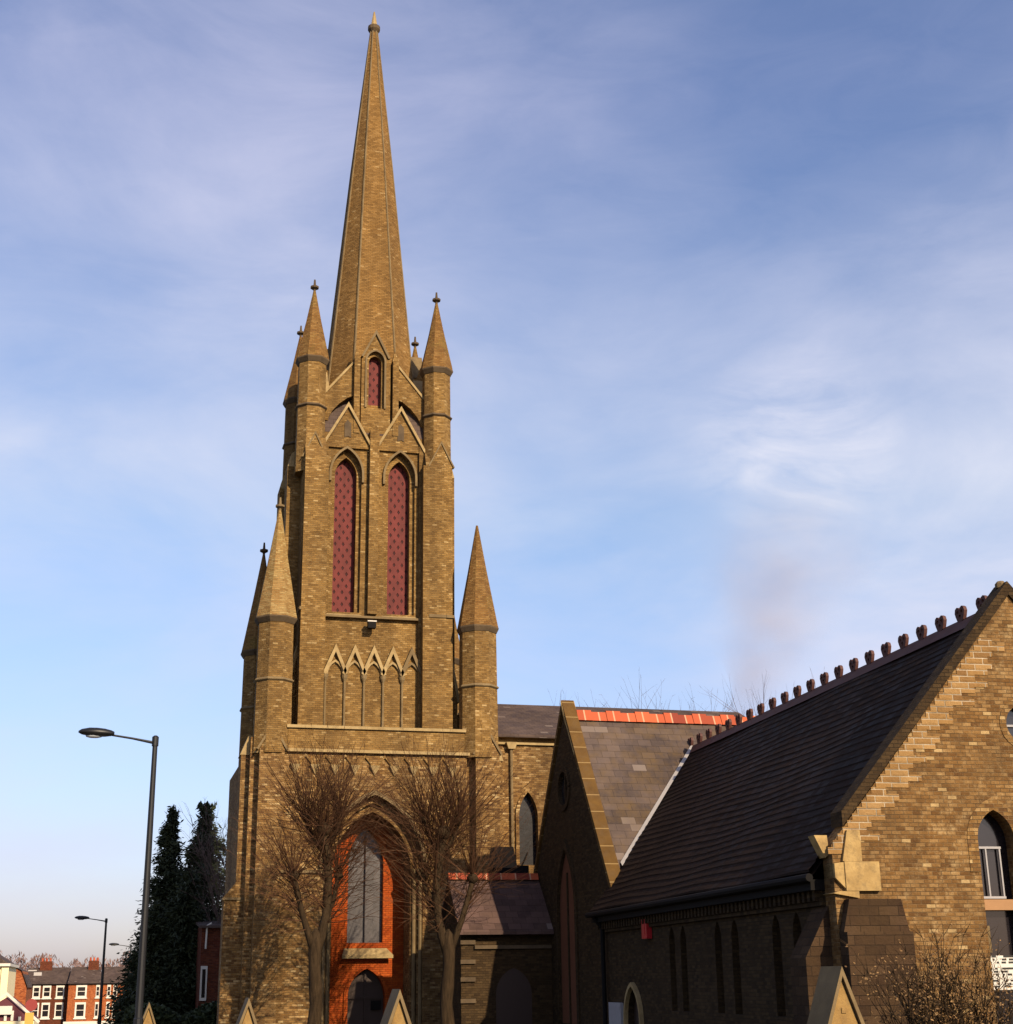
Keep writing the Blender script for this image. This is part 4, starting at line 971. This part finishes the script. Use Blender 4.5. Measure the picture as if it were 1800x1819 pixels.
conifer(3.5, 70.0, 7.4, 2.6, 'middle dark conifer filling the gap below the two tall ones', 34, 48000)

# hedge in front of the conifers
def leafmass(mb, x0, x1, y0, y1, z0f, h, n, rng, s0=0.06, s1=0.14):
    for k in range(n):
        x = rng.uniform(x0, x1); y = rng.uniform(y0, y1); f = rng.random()**0.5; zz = z0f(y) + h*f*(0.85+0.15*math.sin(x*2.3+y))
        p = Vector((x, y, zz)); d = Vector((rng.gauss(0, 1), rng.gauss(0, 1), rng.gauss(0, 1))).normalized(); w = d.orthogonal().normalized(); sz = rng.uniform(s0, s1)
        mb.add([p-d*sz, p+w*sz*0.6, p+d*sz, p-w*sz*0.6], [(0, 1, 2, 3)])
g = MB(); leafmass(g, 0.9, 5.6, 60.0, 61.2, hgt, 1.75, 9000, random.Random(4))
single('hedge', g, m_hedge, 'dark evergreen hedge in the shade between the street lamp and the tower', 'hedge', org=(3.2, 60.6, hgt(60.6)))

# shrub in front of the sunlit gable
ru = l2w(11.25, 21.2)
sb = Root('shrub', (ru[0], ru[1], -0.3), 'bare bronze shrub with dry leaves in front of the sunlit gable', 'shrub'); rng = random.Random(12)
g = MB(); lf = MB()
for i in range(150):
    x = ru[0]+rng.uniform(-0.62, 0.66); y = ru[1]+rng.uniform(-0.35, 0.35)
    hh = rng.uniform(1.5, 2.25) if rng.random() < 0.9 else 2.5
    pts = [Vector((x, y, -0.3))]; d = Vector((rng.gauss(0, 0.1), rng.gauss(0, 0.1), 1)); rad = [0.014]
    for k in range(6):
        d = (d + Vector((rng.gauss(0, 0.14), rng.gauss(0, 0.14), 0))).normalized(); pts.append(pts[-1]+d*hh/6); rad.append(0.014*(1-0.13*(k+1)))
        if k > 1:
            for _ in range(2): twig(g, pts[-1], d+Vector((rng.gauss(0, 0.7), rng.gauss(0, 0.7), 0.2)), 0.3, 0.006, 2, 0.2, 0, 3, 0, rng)
            for _ in range(7):
                p = pts[-1]+Vector((rng.gauss(0, 0.1), rng.gauss(0, 0.1), rng.gauss(0, 0.1))); dd = Vector((rng.gauss(0, 1), rng.gauss(0, 1), rng.gauss(0, 1))).normalized(); w = dd.orthogonal().normalized(); s_ = rng.uniform(0.015, 0.032)
                lf.add([p-dd*s_, p+w*s_*0.6, p+dd*s_, p-w*s_*0.6], [(0, 1, 2, 3)])
    g.tube(pts, rad, 4)
part('stems', g, m_bark, sb); part('leaves', lf, m_dry, sb)

# ------------------------------------------------------------------ street lamps
def street_lamp(u, v, top, label):
    z0 = hgt(v)+0.1; r = Root('street_lamp', (u, v, z0), label, 'street lamp', 'street lamps along the pavement')
    g = MB(); g.tube([(u, v, z0), (u, v, z0+1.3), (u, v, z0+1.32), (u, v, top-0.02)], [0.095, 0.095, 0.078, 0.05], 12); g.ring((u, v), 12, [(0.065, top-0.16), (0.065, top+0.02), (0.03, top+0.05)]); part('pole', g, m_lamp, r, smooth=False)
    g = MB(); g.tube([(u-0.05, v, top-0.09), (u-0.45, v-0.01, top-0.02), (u-0.86, v-0.02, top+0.035)], [0.03, 0.022, 0.02], 8); part('arm', g, m_lamp, r)
    g = MB(); hx, hz = u-1.13, top+0.07; n = 14; prof = []
    vs = []; fs = []
    stn = [(-0.36, 0.03, 0.02), (-0.3, 0.10, 0.06), (-0.15, 0.155, 0.095), (0.0, 0.165, 0.10), (0.15, 0.14, 0.09), (0.27, 0.085, 0.065), (0.33, 0.04, 0.04)]
    for x, ry, rz_ in stn:
        for k in range(n):
            a = 2*math.pi*k/n; zz = math.sin(a)*rz_; vs.append((hx+x, v-0.02+math.cos(a)*ry, hz+(zz if zz > 0 else zz*0.75)-0.03*x))
    for i in range(len(stn)-1):
        for k in range(n): fs.append((i*n+k, i*n+(k+1) % n, (i+1)*n+(k+1) % n, (i+1)*n+k))
    fs.append(tuple(range(n-1, -1, -1))); fs.append(tuple((len(stn)-1)*n+k for k in range(n)))
    g.add(vs, fs); hd = part('lamp_head', g, m_lamp, r, smooth=True)
    g = MB(); g.ring((hx-0.06, v-0.02), 14, [(0.05, hz-0.10), (0.085, hz-0.082), (0.09, hz-0.06)], sx=1.8, flat=False); part('lens', g, m_lens, hd, smooth=True)
    return r
l0 = street_lamp(0.70, 30, 6.31, 'tall dark street lamp nearest the church, its head above the others')
street_lamp(-0.03, 76, 4.68, 'middle street lamp standing before the red brick terrace')
street_lamp(1.72, 108, 4.24, 'farthest street lamp, its arm reaching out of the dark conifer')

# ------------------------------------------------------------------ gate piers with gabled caps
def gate_pier(u, v, za, label, s=1.0, mat=m_pier):
    z0 = hgt(v); r = Root('gate_pier', (u, v, z0), label, 'gate pier', 'gabled stone piers of the churchyard wall')
    w = 0.33*s; ze = za-0.98*s
    g = MB(); g.box(u-w, u+w, v-w, v+w*0.9, z0-0.3, ze); part('shaft', g, mat, r)
    g = MB(); g.prism([(u-w, ze+0.001), (u+w, ze+0.001), (u, za-0.03)], v-w*0.98, v+w*0.5); g.box(u-0.03*s, u+0.03*s, v-w*1.02, v-w*0.97, za-0.42*s, za-0.36*s); cp_ = part('cap', g, mat, r)
    g = MB(); g.band([(u+w+0.05, ze-0.1), (u, za), (u-w-0.05, ze-0.1)], -0.05*s, v-w*1.12, v+w*0.55); part('cap_slabs', g, m_stone_dk, cp_)
    return r
gate_pier(6.62, 13.2, 1.60, 'near gabled stone gate pier below the corner of the sunlit gable', 0.78)
gate_pier(3.74, 20.0, 1.40, 'gabled stone gate pier in front of the portal door')
gate_pier(2.17, 24.0, 1.29, 'gabled stone gate pier by the left tower buttress')
gate_pier(0.89, 30.6, 1.20, 'low stone pier at the foot of the tall street lamp', 0.85)

# ------------------------------------------------------------------ houses
def window(parent, x0, x1, y, z0, z1, sash=True):
    g = MB(); g.box(x0, x1, y-0.06, y-0.002, z0, z1); w = part('window', g, m_white, parent)
    d = 0.16*(x1-x0); g = MB()
    zm = (z0+z1)/2
    g.box(x0+d, x1-d, y-0.075, y-0.061, z0+0.22, zm-0.04); g.box(x0+d, x1-d, y-0.075, y-0.061, zm+0.04, z1-0.25); part('panes', g, m_glass_pl, w)
    g = MB(); g.box(x0-0.1, x1+0.1, y-0.16, y-0.002, z0-0.14, z0-0.001); part('sill', g, m_white, w)

def terrace(x0, x1, y, mat, wins, label, eave=1.92, ridge=3.95, hip=0, shop=None, chim=None, z0=-6.6):
    r = Root('terrace_house', ((x0+x1)/2, y, z0), label, 'house', 'red brick houses down the hill')
    g = MB(); g.box(x0, x1, y, y+8, z0, eave); part('wall', g, mat, r)
    g = MB(); a = hip
    g.add([(x0-0.15, y-0.3, eave), (x1+0.15, y-0.3, eave), (x1-a, y+4, ridge), (x0+a, y+4, ridge), (x0-0.15, y+8.3, eave), (x1+0.15, y+8.3, eave)], [(0,1,2,3), (3,2,5,4), (0,3,4), (1,5,2), (0,4,5,1)])
    part('roof', g, m_slate_house, r)
    g = MB(); g.box(x0, x1, y-0.2, y-0.002, eave-0.12, eave-0.002); part('gutter', g, m_black, r)
    for a0, a1, b0, b1 in wins: window(r, a0, a1, y, b0, b1)
    if shop:
        g = MB(); g.box(shop[0], shop[1], y-0.5, y-0.002, -3.1, -2.55); g.box(shop[0]+0.05, shop[1]-0.05, y-0.3, y-0.002, -3.4, -3.1); part('shop_fascia', g, m_white, r)
        g = MB(); g.box(shop[0]+0.3, shop[1]-0.3, y-0.2, y-0.002, -6, -3.41); part('shop_window', g, m_glass_pl, r)
    if chim:
        for c0, c1 in chim:
            g = MB(); g.box(c0, c1, y+3.2, y+4.4, ridge-1.2, ridge+0.75); ch = part('chimney', g, m_red_dark, r)
            for k in range(3):
                g = MB(); xk = c0+(c1-c0)*(k+0.5)/3; g.ring((xk, y+3.8), 8, [(0.14, ridge+0.75), (0.11, ridge+1.15)]); part('chimney_pot', g, m_terra, ch)
    return r
U0, U1 = (0.25, 1.75), (-2.15, -0.3)
terrace(-9.3, -4.1, 201, m_red_dark, [(-8.4, -7.5, *U0), (-7.2, -6.2, *U0), (-5.6, -4.6, *U0), (-8.4, -7.5, *U1), (-7.2, -6.2, *U1), (-5.6, -4.6, *U1)],
        'dull red terrace house with white sash windows, left of the orange-red one', chim=[(-7.9, -6.4)])
terrace(-4.08, -0.2, 199, m_red, [(-3.15, -1.85, *U0), (-3.15, -1.85, *U1), (-0.75, -0.3, *U0), (-0.75, -0.3, *U1)],
        'orange-red brick house with one white window on each floor behind the middle street lamp', hip=0.2, shop=(-4.4, 0.0), chim=[(-1.9, -0.6)])
terrace(-0.18, 3.2, 200, m_red, [(0.6, 1.05, *U0), (1.35, 1.85, *U0), (0.6, 1.05, *U1), (1.35, 1.85, *U1)],
        'red brick house with paired narrow white windows next to the dark conifers', shop=(-0.1, 2.2))
# brick house standing in the tower's shade
bh = Root('brick_house', (6.0, 66, -1), 'red brick house in shade between the conifers and the tower', 'house')
g = MB(); g.box(3.95, 9.5, 66, 74, -1.2, 4.0); part('wall', g, m_red_dark, bh)
g = MB(); gable_roof(g, 3.85, 9.7, 65.8, 4.0, 70, 4.35, 74.2, 4.0); part('roof', g, m_slate_house, bh)
g = MB(); g.box(3.98, 4.26, 65.93, 65.998, 0.95, 2.35); w = part('window', g, m_white, bh)
g = MB(); g.box(4.05, 4.19, 65.915, 65.929, 1.08, 2.22); part('panes', g, m_glass_pl, w)
g = MB(); g.tube([(4.35, 65.9, 4.1), (4.16, 65.9, 4.0), (4.14, 65.9, 3.05)], 0.04, 6); part('downpipe', g, m_white, bh)
# cream corner building and the gabled shop at the left edge
cb = Root('cream_building', (-7.5, 122, -2.6), 'cream rendered corner building with moulded pilaster at the left edge', 'building')
g = MB(); g.box(-14, -6.95, 120, 132, -2.8, 3.1); part('wall', g, m_cream, cb)
g = MB(); g.box(-7.35, -6.85, 119.8, 119.998, -2.8, 3.0); part('pilaster', g, m_cream, cb)
g = MB(); g.box(-14, -6.75, 119.6, 132.2, 3.1, 3.3); part('cornice', g, m_white, cb)
g = MB(); g.prism([(-14, 3.301), (-6.9, 3.301), (-8.5, 4.3), (-12.5, 4.3)], 120, 132); part('roof', g, m_slate_house, cb)
bh2 = Root('brick_gable_house', (-6, 140, -3.2), 'sunlit orange brick gable end just right of the cream building', 'house')
g = MB(); g.box(-9, -6.3, 138, 148, -3.6, 1.6); g.prism([(-9, 1.6), (-6.3, 1.6), (-6.75, 2.9), (-8.0, 3.5)], 138, 148); part('wall', g, m_red, bh2)
g = MB(); g.box(-9, -6.2, 137.8, 148, 3.1, 3.25) if False else g.add([(-6.2, 137.8, 1.55), (-6.2, 148, 1.55), (-6.8, 148, 2.98), (-6.8, 137.8, 2.98), (-8.0, 137.8, 3.6), (-8.0, 148, 3.6)], [(0, 1, 2, 3), (3, 2, 5, 4)]); part('roof', g, m_slate_house, bh2)
g = MB(); g.box(-6.3, -5.6, 150, 151, 2.6, 2.9); g.box(-6.3, -5.6, 138.4, 139, 2.9, 3.0); part('lead_flat', g, m_lead, bh2)
gs = Root('gabled_shop', (-5.6, 100, -1.8), 'low gabled shop with dark maroon boarding and white bargeboards at the left edge', 'shop')
g = MB(); g.box(-8.0, -3.95, 100, 108, -2.2, -0.4); part('wall', g, m_cream, gs)
g = MB(); g.prism([(-8.0, -0.399), (-3.95, -0.399), (-5.7, 1.0)], 100.1, 108); part('gable', g, m_purple, gs)
g = MB(); g.band([(-3.7, -0.55), (-5.7, 1.12), (-8.2, -0.6)], -0.16, 99.9, 100.09); part('bargeboard', g, m_white, gs)
g = MB(); g.box(-6.3, -5.3, 99.8, 99.999, 0.0, 0.0+0.5); part('sign_panel', g, m_white, gs)
for x in (-6.2, -5.75, -5.35, -4.9):
    g = MB(); g.box(x, x+0.16, 99.95, 100.099, -0.38, -0.38+0.8*(1-abs(x+5.6))); part('timber', g, m_white, gs)
# round red road sign
rs = Root('road_sign', (-2.43, 58, hgt(58)), 'round red road sign above a yellow plate on a post', 'road sign')
g = MB(); g.tube([(-2.43, 58.05, hgt(58)), (-2.43, 58.05, 1.1)], 0.03, 8); part('post', g, m_steel, rs)
Tn = Matrix.Translation((-2.43, 58, 0.98)) @ Matrix.Rotation(math.pi/2, 4, 'X')
g = MB(); g.ring((0, 0), 24, [(0.21, 0.0), (0.21, 0.02)], T=Tn, flat=False); part('sign_face', g, m_signred, rs)
g = MB(); g.box(-2.62, -2.32, 57.97, 57.99, 0.1, 0.72); part('plate', g, m_signyel, rs)

# ------------------------------------------------------------------ far wood on the hill
g = MB(); rng = random.Random(77)
for i in range(150):
    u = rng.uniform(-60, 60); v = rng.uniform(340, 420); z0 = hgt(v); H = rng.uniform(4.5, 8.5); w = rng.uniform(2.2, 4.5)
    for k in range(130):
        a = rng.uniform(0, 2*math.pi); rr = rng.random()**0.5; t = rng.random()
        p = Vector((u+math.cos(a)*rr*w*math.sin(math.pi*(0.15+0.8*t)), v+math.sin(a)*rr*w, z0+H*(0.1+0.9*t)))
        d = Vector((rng.gauss(0, 0.5), rng.gauss(0, 0.5), 1)).normalized(); q = d.orthogonal().normalized(); q = Matrix.Rotation(rng.uniform(0, 6.28), 3, d) @ q; s_ = rng.uniform(0.3, 0.8)
        g.add([p-d*s_, p+q*s_*0.22, p+d*s_, p-q*s_*0.22], [(0, 1, 2, 3)])
single('far_wood', g, m_wood, 'leafless brown wood along the hill behind the houses', 'wood', kind='stuff', org=(0, 380, 0))
# ------------------------------------------------------------------ smoke drifting up from a chimney far behind the hall
g = MB(); P0 = Vector((56.0, 130, 21)); P1 = Vector((70.5, 138, 48)); ax = (P1-P0)
pts = [P0 + ax*t + Vector((3.2*math.sin(t*5), 0, 0)) for t in [k/8 for k in range(9)]]
g.tube(pts, [1.2+1.7*k for k in range(9)], 14)
s_ = NT('thin_smoke'); s_.t.nodes.remove(s_.b)
pv_ = s_.n('ShaderNodeVolumePrincipled'); s_.l(pv_.outputs[0], s_.out.inputs['Volume'])
pv_.inputs['Color'].default_value = (0.66, 0.54, 0.54, 1)
tg = s_.n('ShaderNodeSeparateXYZ'); s_.l(s_.tc.outputs['Generated'], tg.inputs[0])
ps = s_.n('ShaderNodeSeparateXYZ'); s_.l(s_.tc.outputs['Object'], ps.inputs[0])
tt = s_.math('DIVIDE', ps.outputs[2], ax.z)                  # thins out towards the edge of the plume
ddx = s_.math('SUBTRACT', ps.outputs[0], s_.math('MULTIPLY', tt, ax.x)); ddy = s_.math('SUBTRACT', ps.outputs[1], s_.math('MULTIPLY', tt, ax.y))
rr_ = s_.math('SQRT', s_.math('ADD', s_.math('MULTIPLY', ddx, ddx), s_.math('MULTIPLY', ddy, ddy)))
fade = s_.ramp(s_.math('DIVIDE', rr_, s_.math('ADD', 1.6, s_.math('MULTIPLY', tt, 13.0))), [(0.1, 1.0), (0.85, 0.0)])
dn = s_.math('MULTIPLY', s_.ramp(s_.noise(0.09, 5, 0.6), [(0.36, 0.0), (0.72, 1.0)]), s_.math('SUBTRACT', 1.0, tg.outputs[2]))
s_.l(s_.math('MULTIPLY', s_.math('MULTIPLY', dn, fade), 0.22), pv_.inputs['Density'])
single('smoke', g, s_.m, 'thin greyish smoke drifting up behind the crested roof', 'smoke', kind='stuff', org=P0)
for o in bpy.data.objects:
    if '_o' in o: del o['_o']
